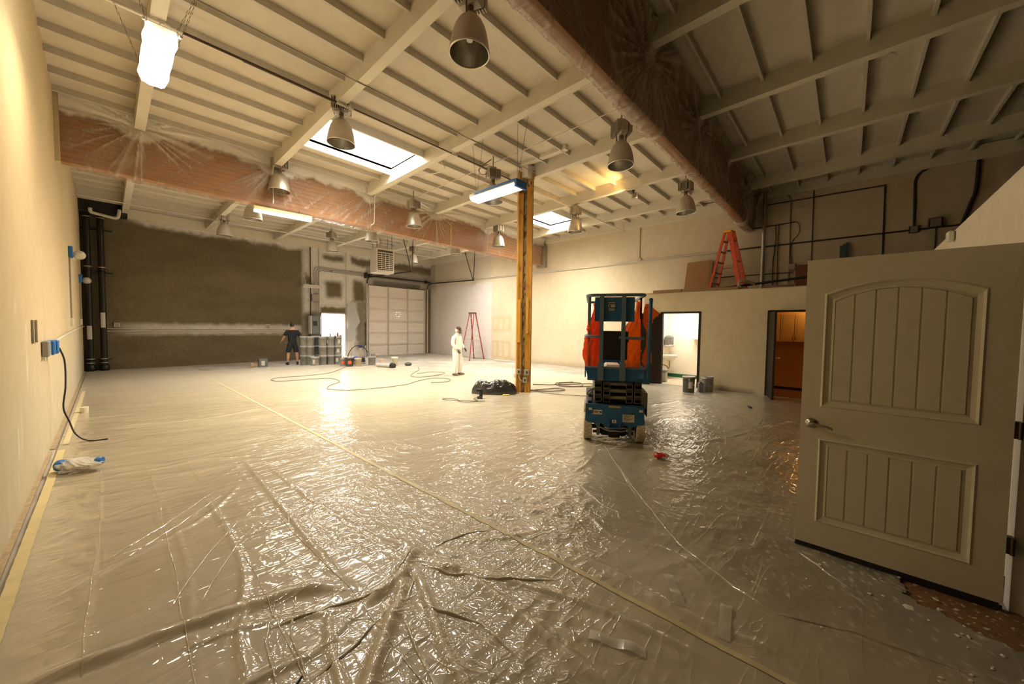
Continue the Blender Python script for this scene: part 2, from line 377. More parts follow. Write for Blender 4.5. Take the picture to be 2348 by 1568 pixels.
# ---- film wrapped round the glulams
M_wrap = mat('clear_film_wrap', rough=.28, attr='paint', alpha='opac', coat=.6, coatr=.12, spec=.6)
def wrap(name, path, side_n, x0, x1, label, nx, seed, face):
    # path: list of (y,z) round the beam; first leg is the face seen, s = length along path
    pts = np.array(path, float); seg = np.r_[0, np.cumsum(np.hypot(*np.diff(pts, axis=0).T))]
    s = np.linspace(0, seg[-1], side_n); yy = np.interp(s, seg, pts[:, 0]); zz = np.interp(s, seg, pts[:, 1])
    ty = np.gradient(yy); tz = np.gradient(zz); l = np.hypot(ty, tz)+1e-9
    ny, nz = -tz/l, ty/l
    if face < 0: pass
    xx = np.linspace(x0, x1, nx); X, SS = np.meshgrid(xx, s, indexing='ij'); Y = np.broadcast_to(yy, X.shape); Z = np.broadcast_to(zz, X.shape)
    NY = np.broadcast_to(ny, X.shape); NZ = np.broadcast_to(nz, X.shape)
    # folds gather at the purlin ends
    px = np.array([.47, 2.47, 4.53, 6.56, 8.6, 10.63]); d = np.abs(X[..., None]-px); k = d.argmin(-1); dx = X-px[k]
    zp = 4.80; r = np.hypot(dx, Z-zp)+.03; th = np.arctan2(dx, -(Z-zp)+.001)
    rad = np.clip(ridge(th*5.5+k*3.1+seed, k*7.7+.5+r*.12, 13)*np.exp(-((r-.45)/.60)**2)+.8*ridge(th*11+k*5.3, k*3.3+.5+r*.1, 10)*np.exp(-((r-.3)/.32)**2), 0, 1.2)*(.25+.75*(np.sin(k*2.4+seed)*.5+.5))
    ver = ridge(X*8.0+seed+.4*np.sin(SS*3+X), SS*.35, 12)*.6*sst(-.25,.25,perlin(X*.9,SS*0+seed))+ridge(X*2.3+SS*2.4+seed*2, X*.25, 16)*.6
    fine = ridge(X*16+2*fbm(X*2,SS*2,2), SS*2.2+seed, 8)*.35
    disp = (.030*rad+.014*ver*sst(0, .5, SS)+.006*fine)*(1 if seed == 1 else 1.5)
    sgn = face
    P = np.stack([X, Y+sgn*NY*(disp+.012), Z+sgn*NZ*(disp+.012)], -1)
    wv = sst(4.66, 4.80, Z+.10*fbm(X*1.7+seed, X*.3, 3)+.05*fbm(X*7, Z*3, 3)-.0+.16*np.exp(-(dx/.25)**2))
    if seed == 2: wv = .12+.25*sst(4.9, 5.1, Z)+.5*np.exp(-(dx/.10)**2)*sst(4.6,4.85,Z)*(1-sst(4.98,5.06,Z))
    w_ = np.clip(wv, 0, 1)
    op = np.clip((.16 if seed == 1 else .26)+.74*w_+.70*(rad*.9+ver*.5+fine*.2), .08, .97)
    me = grid_mesh(name, P); setattr_f(me, 'opac', op); setattr_c(me, 'paint', mixc((.60,.42,.30) if seed == 1 else (.38,.25,.165), (.74,.68,.58), np.clip(w_+.55*rad+.35*ver, 0, 1) if seed == 1 else np.clip(w_*.8+.25*(rad+ver), 0, 1)))
    return link(name, me, M_wrap, label=label, cat='plastic film')
wrap('film_wrap', [(8.99,4.98),(9.07,4.80),(9.075,3.97),(9.10,3.935),(9.30,3.935),(9.31,4.2)], 70, -.42, XR-.1, 'clear film with white overspray wrapped round the far beam over the hall', 760, 1, -1)
wrap('film_wrap', [(2.18,4.95),(2.13,4.75),(2.14,4.16),(2.10,4.12),(1.98,4.12),(1.95,4.16),(1.94,4.85),(1.82,5.12)], 96, .9, XR-.15, 'rumpled brownish film hung over the near beam above the lift', 800, 2, 1)
# ---- H column
CC = (6.355, 5.43); ct = 4.93; CR = R(-42)
M_col = mat('ochre_column_paint', (.60,.29,.04), .5, var=.18, vs_=9, two=((.30,.13,.03), 12, .58, .75), bump=.15, bs=40, stretch=(1,1,.35), spec=.4)
M_rust = mat('rusted_web', (.72,.55,.25), .7, two=((.25,.09,.02), 22, .42, .62), stretch=(1,1,.4), bump=.5, bs=60)
M_edge = mat('dark_column_edge', (.26,.11,.02), .6, var=.2)
hw, hd = .165, .10
col = MB().box(-hw, -hw+.03, -hd, hd, 0, ct).box(hw-.03, hw, -hd, hd, 0, ct-.0).build('support_column', M_col, kind='structure', loc=(CC[0],CC[1],0), rz=CR)
MB().box(-hw+.03, hw-.03, -.012, .012, 0, ct).build('web', M_rust, col)
MB().box(-hw+.03, -.05, -hd+.015, -hd+.035, 0, ct-.5).build('flange_lip', M_col, col); MB().box(.03, hw-.03, -hd+.015, -hd+.035, 0, ct-.35).build('flange_lip', M_col, col)
MB().box(hw-.012, hw+.004, -hd-.004, -hd+.02, 0, ct).build('edge_angle', M_edge, col); MB().box(-.052, -.040, -hd+.01, -.012, 0, ct).build('edge_angle', M_edge, col)
M_cp = mat('yellow_plate', (.75,.43,.08), .5, var=.1)
MB().box(-hw+.02, -hw+.08, -hd-.014, -hd, 1.15, 2.10).build('cleat_plate', M_cp, col); MB().box(.045, .095, -hd-.0, -hd+.014, 1.35, 2.15).build('cleat_plate', M_cp, col)
MB().box(-hw-.04, hw+.04, -hd-.05, hd+.05, 0, .015).build('base_plate', M_rust, col)
MB().box(6.18, 6.30, 4.27, 5.60, 5.03, 5.13).box(6.24, 6.51, 5.28, 5.44, 4.78, 5.05).build('column_header', M_beam, ceil)
# ---- near partition with the doorway (behind and right of the camera)
def slab_wall(name, x0, x1, y0, y1, z1, m): return MB().box(x0, x1, y0, y1, 0, z1).build(name, m, kind='structure')
M_part = mat('partition_paint', (.86,.77,.58), .8, var=.06, vs_=4, bump=.1, bs=60, spec=.25)
slab_wall('wall_office', 3.33, 10.1, -.86, -.74, 2.5, M_part)
MB().box(XL, 2.24, -.86, -.74, 0, 2.5).box(2.24, 3.33, -.86, -.74, 2.04, 2.5).build('wall_entry', mat('entry_boarding', (.20,.16,.11), .8, var=.1), kind='structure')
MB().box(XL, 10.1, -4.0, -.86, 2.40, 2.5).build('ceiling_office', mat('dusty_plywood', (.16,.12,.08), .85, var=.1), kind='structure')
# door frame
MB().box(3.235, 3.33, -.87, -.70, 0, 2.02).box(2.24, 2.31, -.87, -.72, 0, 2.02).box(2.24, 3.33, -.87, -.72, 1.985, 2.06).build('trim_3', mat('white_casing', (.70,.66,.56), .5), kind='structure')
# ---- office box with wash room and kitchenette
bx = 10.1; bt = 2.45
M_box = mat('office_cream', (.74,.64,.43), .8, var=.05, vs_=4, bump=.12, bs=70, spec=.25)
def boxcol(Y, Z):
    n = fbm(Y*2, Z*2, 3); b = mixc((.74,.64,.43), (.70,.60,.40), np.clip(.5+n, 0, 1))
    d = boxm(Y, Z+n*.05, 1.55, 2.55, -.3, .10, .08)*sst(.2, .0, Z); return mixc(b, (.26,.19,.12), np.clip(d, 0, 1)*.7)
wall('wall_washroom', lines(-.74, 4.22, .05, (.42,1.32,2.78,3.72)), lines(0, bt, .05, (1.92,)), lambda U, Z: np.stack([U*0+bx, U, Z], -1), boxcol, [(.42,1.32,0,1.92),(2.78,3.72,0,1.92)], ML)
MB().box(bx+.09, XR, -.74, 4.22, bt-.16, bt-.10).build('ceiling_washroom', mat('white_interior', (.85,.80,.70), .7), kind='structure')
MB().box(bx+.006, XR, -.74, 4.22, bt-.10, bt).box(bx-.012, bx+.02, -.74, 4.22, bt-.004, bt+.010).build('mezzanine_deck', mat('old_plywood', (.45,.33,.19), .8, var=.2), kind='structure')
M_in = mat('bath_wall', (.86,.76,.60), .6, var=.03)
MB().box(bx+.005, XR, 4.13, 4.22, 0, bt-.16).box(bx+.09, XR, 2.30, 2.38, 0, bt-.16).box(XR-.05, XR-.005, 2.38, 4.13, 0, bt-.16).box(bx+.005, bx+.09, 2.3, 2.78, 0, bt-.16).box(bx+.005, bx+.09, 3.72, 4.13, 0, bt-.16).box(bx+.005, bx+.09, 2.78, 3.72, 1.92, bt-.16).build('wall_bath', M_in, kind='structure')
M_kit = mat('kitchenette_wall', (.70,.40,.13), .7, var=.04)
MB().box(XR-.35, XR-.30, -.74, 2.3, 0, bt-.16).box(bx+.09, XR-.3, -.74, -.66, 0, bt-.16).box(bx+.09, XR-.3, 2.22, 2.3, 0, bt-.16).box(bx+.005, bx+.09, -.74, .42, 0, bt-.16).box(bx+.005, bx+.09, 1.32, 2.3, 0, bt-.16).box(bx+.005, bx+.09, .42, 1.32, 1.92, bt-.16).build('wall_kitchen', M_kit, kind='structure')
MB().box(XR-.362, XR-.35, -.66, 2.22, 0, .07).build('baseboard_kitchen', mat('black_rubber', (.02,.018,.016), .5), kind='structure')
MB().box(bx+.09, XR-.35, -.66, 2.22, 0, .006).build('floor_kitchen', mat('brown_vinyl', (.25,.12,.05), .5, var=.25, vs_=20), kind='structure')
MB().box(XR-.062, XR-.05, 2.38, 4.13, 0, .11).box(bx+.12, XR-.05, 4.118, 4.13, 0, .11).build('baseboard_bath', mat('green_rubber', (.015,.13,.06), .45), kind='structure')
MB().box(bx+.0, XR-.06, 2.38, 4.12, 0, .005).build('floor_bath', mat('bath_floor', (.60,.52,.38), .5, var=.08), kind='structure')
M_dk = mat('dark_door_frame', (.035,.025,.017), .6, var=.1, spec=.2)
for k, (y0, y1) in enumerate(((2.78,3.72),(.42,1.32))):
    MB().box(bx-.012, bx+.10, y0-.035, y0+.02, 0, 1.94).box(bx-.012, bx+.10, y1-.02, y1+.035, 0, 1.94).box(bx-.012, bx+.10, y0, y1, 1.90, 1.945).build('trim_%d' % (k+4), M_dk, kind='structure')
# open dark leaves
d = thing('door_1', None, None, (bx-.02, 3.70, 0), R(135)); tag(d, kind='structure')
MB().box(0, .80, -.02, .02, .01, 1.90, .004).build('door_leaf', M_dk, d)
MB().lathe([(.03,0),(.03,.012),(.012,.02),(.012,.045),(.028,.06),(.028,.085),(.01,.095)], 12, (.60,-.02,.9), 'y').build('door_knob', mat('worn_brass', (.55,.42,.22), .3, 1), d)
d = thing('door_2', None, None, (bx-.02, 1.30, 0), R(196)); tag(d, kind='structure')
MB().box(0, .64, -.02, .02, .01, 1.89, .004).build('door_leaf', M_dk, d)
MB().lathe([(.028,0),(.028,.012),(.012,.02),(.012,.045),(.026,.06),(.026,.085),(.01,.095)], 12, (.58,.02,.9), 'y').build('door_knob', mat('worn_brass'), d)
# ================================================================== FLOOR FILM
FOLDS = [  # (points, height, width)
 ([(.90,2.0),(.72,2.17),(.45,2.27),(.19,2.33),(-.05,2.37),(-.4,2.44)], .045, .042),
 ([(.97,4.75),(.93,3.6),(.90,2.6),(.885,2.02)], .014, .016), ([(1.10,4.6),(1.13,3.3),(1.22,2.4),(1.30,2.1)], .010, .014),
 ([(1.39,2.09),(1.22,1.97),(1.10,1.88),(.87,1.83)], .042, .036), ([(1.22,1.97),(1.02,1.72),(.94,1.65),(.72,1.43),(.45,1.1)], .040, .030),
 ([(1.25,1.93),(1.12,1.6),(1.0,1.28),(.9,.8)], .026, .020), ([(1.39,2.09),(1.55,1.95),(1.83,1.73),(2.1,1.6)], .014, .02),
 ([(1.32,2.0),(1.40,1.62),(1.40,1.2),(1.35,.6)], .024, .026), ([(1.30,1.9),(1.55,1.4),(1.72,.9),(1.8,.3)], .018, .018),
 ([(.87,1.83),(.60,2.0),(.40,2.12),(.1,2.2)], .016, .018), ([(.87,1.83),(.62,1.72),(.40,1.76),(.0,1.78)], .014, .018),
 ([(.53,4.15),(.55,3.2),(.50,2.5),(.3,2.0)], .010, .014), ([(.2,5.4),(.28,4.0),(.3,3.0),(.25,2.3)], .006, .008), ([(-.05,5.6),(-.04,4.4),(-.06,3.2),(-.1,2.2)], .005, .007),
 ([(1.0,4.8),(.7,5.1),(.3,5.1),(-.1,5.2)], .012, .03), ([(-.35,3.9),(.1,4.1),(.5,4.2)], .006, .02), ([(-.3,3.0),(.1,3.3),(.5,3.6),(.8,4.1)], .010, .016),
 ([(.36,1.75),(.40,2.1),(.50,2.3)], .018, .015), ([(.60,1.35),(.66,1.7),(.75,1.95)], .016, .014),
 ([(2.46,1.41),(2.30,1.76),(2.1,2.0)], .012, .016),
 ([(4.3,2.5),(3.8,2.6),(3.2,2.5),(2.6,2.6)], .008, .02), ([(4.3,2.4),(3.7,2.1),(3.1,2.0)], .010, .016), ([(2.6,1.5),(2.4,1.2),(2.5,.8),(2.3,.5)], .010, .012),
 ([(2.0,1.5),(2.05,1.0),(2.0,.5),(2.1,.0)], .012, .02), ([(5.5,3.6),(6.5,3.0),(7.5,2.6),(9,2.4)], .01, .03), ([(4.8,1.6),(5.6,1.2),(6.6,.9),(8,.5)], .012, .03),
 ([(3.4,1.9),(3.3,1.4),(3.6,.9),(3.4,.5)], .008, .014), ([(2.0,4.6),(2.6,4.2),(3.3,4.1)], .008, .03), ([(0,7.6),(1.0,7.3),(2.1,7.6)], .010, .04), ([(0,9.4),(1.8,9.1),(3.4,9.3)], .010, .05)]
def film_h(X, Y):
    h = np.full(X.shape, .012)
    wx = .5*fbm(X*.9, Y*.9, 2); wy = .5*fbm(X*.9+31, Y*.9+7, 2)
    crinkle = np.clip(sst(.5, 1.6, X+.8*fbm(X*.7, Y*.7, 2))*.9+.12, 0, 1)*(.55+.45*sst(-.2, .35, fbm(X*.8+5, Y*.8, 2)))
    pool = np.exp(-(((X-1.25)/.75)**2+((Y-1.75)/.7)**2))+.9*np.exp(-(((X-2.35)/.45)**2+((Y-1.75)/.5)**2))
    crinkle = np.clip(crinkle*.65+pool*.8, 0, 1.3)
    # low diagonal swells on the calm left part
    u = X*.35+Y; h += .0055*ridge(u*2.6+wx*1.2, X*.55-Y*.2, 5)+.004*ridge(u*5.2+wx, X*.6+3, 5)*sst(2.2, .4, X)
    h += crinkle*(.0075*ridge(X*2.6+wx*3, Y*2.6+wy*3, 13)+.005*ridge(X*6+wy*4, Y*6+wx*4, 10)+.004*ridge((X+Y*.6)*5, (Y-X*.6)*1.6+wx*3, 7))
    
    # creases left by the factory folding of the roll
    for x0 in (.24, .86, 1.5, 2.35, 2.95, 3.6, 4.3, 5.0, 5.8): h += .0028*np.exp(-((X-x0-.012*np.sin(Y*3))/.008)**2)
    for k in range(9): h += .0022*np.exp(-((Y-(1.0+1.45*k)-.01*np.sin(X*4))/.010)**2)
    for pts, H, W in FOLDS:
        P = [Vector(p) for p in spline([(a, b, 0) for a, b in pts], 5)]
        x0 = min(p.x for p in P)-.2; x1 = max(p.x for p in P)+.2; y0 = min(p.y for p in P)-.2; y1 = max(p.y for p in P)+.2
        m = (X > x0)&(X < x1)&(Y > y0)&(Y < y1)
        if not m.any(): continue
        xm, ym = X[m], Y[m]; d = np.full(xm.shape, 9.); tt = np.zeros(xm.shape)
        for i in range(len(P)-1):
            ax, ay = P[i].x, P[i].y; bx_, by_ = P[i+1].x-ax, P[i+1].y-ay
            t = np.clip(((xm-ax)*bx_+(ym-ay)*by_)/(bx_*bx_+by_*by_+1e-9), 0, 1)
            dd = np.hypot(xm-ax-t*bx_, ym-ay-t*by_); u_ = (i+t)/(len(P)-1); c = dd < d; d = np.where(c, dd, d); tt = np.where(c, u_, tt)
        hh = H*np.exp(-(d/W)**2)*(np.clip(np.sin(np.pi*np.clip(tt, .02, .98))*2.2, 0, 1))*(.8+.35*perlin(xm*6, ym*6))
        h[m] = np.maximum(h[m], 0)+hh
    return h
def film_mat():
    m = mat('floor_film', rough=.42, attr='paint', var=.08, vs_=1.6, coat=1.0, coatr=.045, spec=.35)
    nt = m.node_tree; N = nt.nodes; L = nt.links; p = N['Principled BSDF']; tc = N.new('ShaderNodeTexCoord')
    def M(op, a, b=None, c=None):
        n = N.new('ShaderNodeMath'); n.operation = op
        for i, v in enumerate((a, b, c)):
            if v is None: continue
            if isinstance(v, (int, float)): n.inputs[i].default_value = v
            else: L.new(v, n.inputs[i])
        return n.outputs[0]
    def noise(sc, dist, stretch=(1,1,1), rot=0, det=1.5):
        mp = N.new('ShaderNodeMapping'); mp.inputs['Scale'].default_value = stretch; mp.inputs['Rotation'].default_value = (0,0,rot)
        L.new(tc.outputs['Object'], mp.inputs[0]); nz = N.new('ShaderNodeTexNoise'); nz.inputs['Scale'].default_value = sc
        nz.inputs['Detail'].default_value = det; nz.inputs['Distortion'].default_value = dist; L.new(mp.outputs[0], nz.inputs['Vector']); return nz.outputs[0]
    def rid(n, pw): return M('POWER', M('SUBTRACT', 1.0, M('MULTIPLY', M('ABSOLUTE', M('SUBTRACT', n, .5)), 2.2)), pw)
    a = N.new('ShaderNodeAttribute'); a.attribute_name = 'crumple'; cr = a.outputs['Fac']
    h1 = M('MULTIPLY', rid(noise(3.4, 1.5), 14), cr)                       # sharp creases
    h2 = M('MULTIPLY', rid(noise(9, 1.2), 10), M('MULTIPLY', M('MULTIPLY', cr, cr), .40))
    h3 = M('MULTIPLY', rid(noise(2.0, .4, (.8, 4.6, 1), R(-12)), 8), .38)  # long drawn folds
    h4 = M('MULTIPLY', noise(3.2, 1.0), 1.3)
    h5 = M('MULTIPLY', rid(noise(2.6, .6, (3.4, 1, 1), R(25)), 14), M('MULTIPLY', cr, .6))
    s_ = M('ADD', M('ADD', M('ADD', h1, h2), M('ADD', h3, h4)), h5)
    bp = N.new('ShaderNodeBump'); bp.inputs['Strength'].default_value = 1; bp.inputs['Distance'].default_value = .0062; L.new(s_, bp.inputs['Height'])
    L.new(bp.outputs[0], p.inputs['Coat Normal'])
    b2 = N.new('ShaderNodeBump'); b2.inputs['Strength'].default_value = .45; b2.inputs['Distance'].default_value = .006; L.new(s_, b2.inputs['Height']); L.new(b2.outputs[0], p.inputs['Normal'])
    g = N.new('ShaderNodeAttribute'); g.attribute_name = 'gloss'; L.new(g.outputs['Fac'], p.inputs['Coat Weight'])
    return m
def crumple(X, Y):
    c = .03+.8*sst(.35, 1.5, X+.6*fbm(X*.7, Y*.7, 2)-.15*(Y-2))*(.18+.82*sst(-.12, .35, fbm(X*.9+5, Y*.9, 3)))
    c += .6*np.exp(-(((X-1.25)/.8)**2+((Y-1.75)/.8)**2))+.6*np.exp(-(((X-2.35)/.5)**2+((Y-1.75)/.5)**2))
    return np.clip(c*(1-.55*sst(1.9, 2.4, X)*sst(1.4, .6, Y)), 0, 1.2)
M_film = film_mat()
def filmcol(X, Y, h):
    n = fbm(X*.8, Y*.8, 3)
    c = mixc((.41,.345,.235), (.36,.295,.195), np.clip(.5+n, 0, 1))
    edge = sst(4.5, 11.5, X*.75+Y*.55+.8*n)          # greyer, milkier overspray towards the loading door
    c = mixc(c, (.60,.545,.44), edge*.8)
    dust_dim = sst(2.0, 2.9, X+.4*n)*sst(2.4, .6, Y)     # dusty film by the doorway, with its dim light painted in
    c = mixc(c, (.215,.18,.125), dust_dim*.8)
    spk = sst(.34, .44, fbm(X*34, Y*34, 2)+.35*fbm(X*4, Y*4, 2))*sst(1.9, 3.0, X)*sst(1.2, .0, Y); c = mixc(c, (.62,.56,.45), spk*.7)
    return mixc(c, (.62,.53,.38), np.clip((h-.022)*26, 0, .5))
def film(name, x, y, keepf, label, group=None):
    X, Y = np.meshgrid(x, y, indexing='ij'); h = film_h(X, Y); P = np.stack([X, Y, h], -1)
    xc = (X[:-1,:-1]+X[1:,1:])/2; yc = (Y[:-1,:-1]+Y[1:,1:])/2
    me = grid_mesh(name, P, keepf(xc, yc)); setattr_c(me, 'paint', filmcol(X, Y, h)); setattr_f(me, 'crumple', crumple(X, Y)); setattr_f(me, 'gloss', 1-.68*sst(4.5, 9.5, X*.6+Y*.72+.8*fbm(X*.5, Y*.5, 2)))
    return link(name, me, M_film, label=label, cat='plastic film', group=group)
film('floor_film', lines(XL+.06, 1.90, .0155), np.r_[lines(-.7, 5.4, .0155), lines(5.43, 9, .034)[1:], lines(9.06, 16.4, .07)],
     lambda a, b: b < 16.3+.2*fbm(a*2, b*0, 2), 'clear plastic film taped over the floor along the left wall')
film('floor_film', np.r_[lines(1.90, 4.8, .0165), lines(4.84, 9.9, .036)], np.r_[lines(-.7, 4.2, .0165), lines(4.24, 9, .036), lines(9.06, 14.8, .075)],
     lambda a, b: (b < 14.6-.2*(a-1.9)-np.clip(a-5.2, 0, 9)*.95+.25*fbm(a*3, b*3, 2)) & ~((a > 2.83+.05*fbm(a*9, b*9, 2)+.5*np.clip(b+.62, 0, 1))&(b < -.30+.03*fbm(a*12, b*12, 2))) & ~((a>9.95)&(b>9)),
     'glossy crumpled plastic film around the lift and the office, right of the long tape line')
# crisp seams and creases standing up from the film
def crease(parent, pts, w_, h, wig=.004, name='seam'):
    P = [Vector((a, b, 0)) for a, b in pts]; dense = []
    for i in range(len(P)-1):
        n = max(2, int((P[i+1]-P[i]).length/.03)); dense += [P[i].lerp(P[i+1], k/n) for k in range(n)]
    dense.append(P[-1]); A = np.zeros((len(dense), 5, 3)); n = len(dense)
    for i, p in enumerate(dense):
        t = (dense[min(i+1, n-1)]-dense[max(i-1, 0)]).normalized(); nn = Vector((t.y, -t.x, 0)); off = wig*(.5*math.sin(i*.31+1.3)+.9*math.sin(i*.13+2))
        for k in range(5):
            q = p+nn*((k-2)*w_/4+off); A[i, k] = (q.x, q.y, (0, .55, 1, .6, 0)[k]*h*min(1, i/4, (n-1-i)/4)*(.75+.3*math.sin(i*.43)))
    A[..., 2] += film_h(A[..., 0], A[..., 1])+.001
    me = grid_mesh(name, A); setattr_c(me, 'paint', filmcol(A[..., 0], A[..., 1], np.full(A.shape[:2], .025))); setattr_f(me, 'crumple', np.full(A.shape[0]*5, .1)); setattr_f(me, 'gloss', np.full(A.shape[0]*5, 1.)); return link(name, me, M_film, parent)
FL, FR = SC.objects['floor_film'], SC.objects['floor_film.001']
crease(FR, [(4.0,2.05),(3.3,1.45),(2.62,.80),(2.40,.42),(2.325,.22)], .016, .009, .001); crease(FR, [(4.25,2.25),(3.6,1.72),(3.1,1.30)], .018, .007)
crease(FR, [(3.12,.22),(2.92,.02),(2.80,-.12)], .012, .008, .001); crease(FR, [(2.33,.22),(2.45,-.1),(2.5,-.5)], .014, .006); crease(FR, [(3.0,1.9),(2.75,1.45),(2.72,1.2)], .012, .008)
for x0, a, b in ((.24,1.6,6.5),(-.08,2.3,5.8),(.55,1.2,5.2),(.86,.7,3.2)): crease(FL, [(x0-.03,a),(x0+.02,(a+b)/2),(x0,b)], .007, .0026, .006)
for pts in ([(-.05,3.35),(.25,3.62),(.60,4.05)], [(.02,3.28),(.32,3.55),(.66,3.95)], [(.18,2.55),(.40,2.95),(.62,3.30)], [(.3,2.5),(.5,2.85),(.68,3.15)], [(.42,1.62),(.47,1.95),(.60,2.25)], [(.52,1.58),(.56,1.9),(.66,2.15)]): crease(FL, pts, .012, .006, .006)
for pts in ([(1.39,2.1),(1.18,1.95),(1.02,1.93)], [(1.22,1.97),(1.17,1.80),(1.03,1.68)], [(1.30,1.90),(1.34,1.7),(1.5,1.45),(1.75,1.2)], [(.99,1.83),(.75,1.95),(.5,2.02)], [(1.0,1.62),(.92,1.40),(.85,1.1)], [(.93,1.70),(.75,1.62),(.5,1.6)], [(1.10,1.60),(1.22,1.30),(1.2,1.0)], [(1.45,2.0),(1.7,1.95),(1.85,1.85)]): crease(FL, pts, .018, .010, .008)
# loose ends of clear tape
for pts, rz_ in (((2.03,.60),R(35)), ((1.62,.62),R(110)), ((1.95,.38),R(10))):
    A_ = np.zeros((14, 4, 3)); g = np.linspace(0, .26, 14)
    for i, gg_ in enumerate(g):
        for k in range(4):
            lx_, ly_ = gg_, (k-1.5)*.018; A_[i, k] = (pts[0]+lx_*math.cos(rz_)-ly_*math.sin(rz_), pts[1]+lx_*math.sin(rz_)+ly_*math.cos(rz_), 0)
    A_[..., 2] = film_h(A_[..., 0], A_[..., 1])+.004+.012*np.sin(g*22)[:, None]**2
    link('loose_tape', grid_mesh('loose_tape', A_), mat('clear_tape', (.62,.56,.44), .2, coat=.8, alpha=.55), FR)
MB().box(2.72, 3.24, -.74, -.26, .0005, .004).build('floor_patch', mat('brown_board', (.24,.115,.045), .7, var=.35, vs_=14, two=((.62,.56,.44), 26, .60, .66)), label='brown bare board showing on the floor beside the big white door hinge', cat='board')
# tape lines
def tape(name, pts, w_, col, label, dz=.004):
    P = [Vector((a, b, 0)) for a, b in pts]; dense = []
    for i in range(len(P)-1):
        n = max(2, int((P[i+1]-P[i]).length/.04)); dense += [P[i].lerp(P[i+1], k/n) for k in range(n)]
    dense.append(P[-1]); A = np.zeros((len(dense), 3, 3))
    for i, p in enumerate(dense):
        t = (dense[min(i+1, len(dense)-1)]-dense[max(i-1, 0)]).normalized(); nn = Vector((t.y, -t.x, 0))
        for k in range(3):
            q = p+nn*(k-1)*w_/2*(1+.05*math.sin(i*1.7)); A[i, k] = (q.x, q.y, 0)
    A[..., 2] = film_h(A[..., 0], A[..., 1])+dz
    me = grid_mesh(name, A); return link(name, me, mat('tape_'+label[:6], col, .5, var=.12, vs_=12, alpha=.88), label=label, cat='tape')
tape('masking_tape', [(1.90,-.68),(1.895,1.5),(1.875,3.6),(1.865,5.6),(1.84,9),(1.8,14.2)], .034, (.56,.46,.25), 'long strip of yellowish masking tape running down the middle of the floor')
tape('masking_tape', [(-.385,-.6),(-.385,4.0),(-.375,6.6)], .055, (.66,.53,.27), 'near masking tape strip along the foot of the left wall')
tape('masking_tape', [(-.36,6.85),(-.35,9.0),(-.35,11.8)], .05, (.66,.55,.32), 'far masking tape strip along the foot of the left wall, past the outlet')
# brown bare patch and plaster crumbs by the big white door
def crumb(loc, r, k, label, group):
    bm = bmesh.new(); bmesh.ops.create_icosphere(bm, subdivisions=1, radius=r); rn = random.Random(k)
    for v in bm.verts: v.co = Vector((v.co.x*rn.uniform(.7,1.5), v.co.y*rn.uniform(.6,1.2), max(v.co.z*.5*rn.uniform(.5,1), -r*.2)))
    MB().bm(bm).build('plaster_crumb', mat('plaster', (.66,.60,.48), .9, var=.1), label=label, cat='crumb', group=group, loc=loc, rz=rn.uniform(0,6))
pt = np.array([(2.98,-.30),(3.05,-.40),(3.0,-.52),(2.9,-.66),(3.22,-.69),(3.2,-.45),(3.14,-.2),(3.06,-.22)])
rn = random.Random(5)
for k in range(46):
    u_ = rn.random(); x = 2.35+.85*rn.random(); y = -.62+1.5*rn.random()*rn.random(); 
    if x > 3.1 and y > -.1: x -= .4
    crumb((x, y, float(film_h(np.array([[x]]), np.array([[y]]))[0,0])+.002), rn.uniform(.004,.012), k, 'small crumb of white plaster scattered on the floor near the big white door', 'plaster crumbs near the big white door')
crumb((2.88,-.30,.012), .028, 91, 'largest plaster chunk, on the floor left of the brown bare patch', None)
# ================================================================== LOADING DOOR
M_gal = mat('painted_steel_white', (.66,.59,.50), .5, .1, var=.08)
M_pan = mat('door_panel_paint', (.86,.78,.68), .5, var=.05, spec=.4)
M_drk = mat('black_iron', (.03,.027,.024), .5, .5)
ld = thing('loading_door', 'pale ribbed sectional loading door in the far wall, closed', 'door', (8.34, 16.84, 0))
W_, H_ = 3.18, 3.36; nr = 6
prof = []
me = None
for i in range(nr):
    z0 = i*H_/nr; hh = H_/nr-.012; m = MB()
    pts = []; k = 7
    for j in range(k):
        a = z0+.03+(hh-.06)*j/k; pts += [(0, a), (.010, a+.012), (.010, a+(hh-.06)/k-.012)]
    pts = [(0, z0)]+pts+[(0, z0+hh)]
    vs = [(0, -y-.0, z) for y, z in pts]+[(W_, -y, z) for y, z in pts]; n = len(pts)
    m.add(vs, [(q, q+1, n+q+1, n+q) for q in range(n-1)]); m.box(0, W_, .002, .03, z0, z0+hh)
    m.box(0, W_, -.045, 0, z0, z0+.028).box(0, W_, -.045, 0, z0+hh-.028, z0+hh)
    m.build('door_section', M_pan, ld)
MB().box(0, W_, .032, .05, 0, H_).build('gap_filler', M_pan, ld)  # added sheet stopping daylight through the gaps between sections
for x in (0, W_/3-.03, 2*W_/3-.02, W_-.06): MB().box(x, x+.055, -.075, -.005, 0, H_).build('stile', M_gal, ld)
for k in range(6): 
    a = 2*PI*k/6; MB().cyl((W_*.5+.12*math.cos(a), -.012, 2.02+.12*math.sin(a)), (W_*.5+.12*math.cos(a), .04, 2.02+.12*math.sin(a)), .012).build('peep_hole', mat('daylit_hole', (1,.97,.9), emit=3), ld)
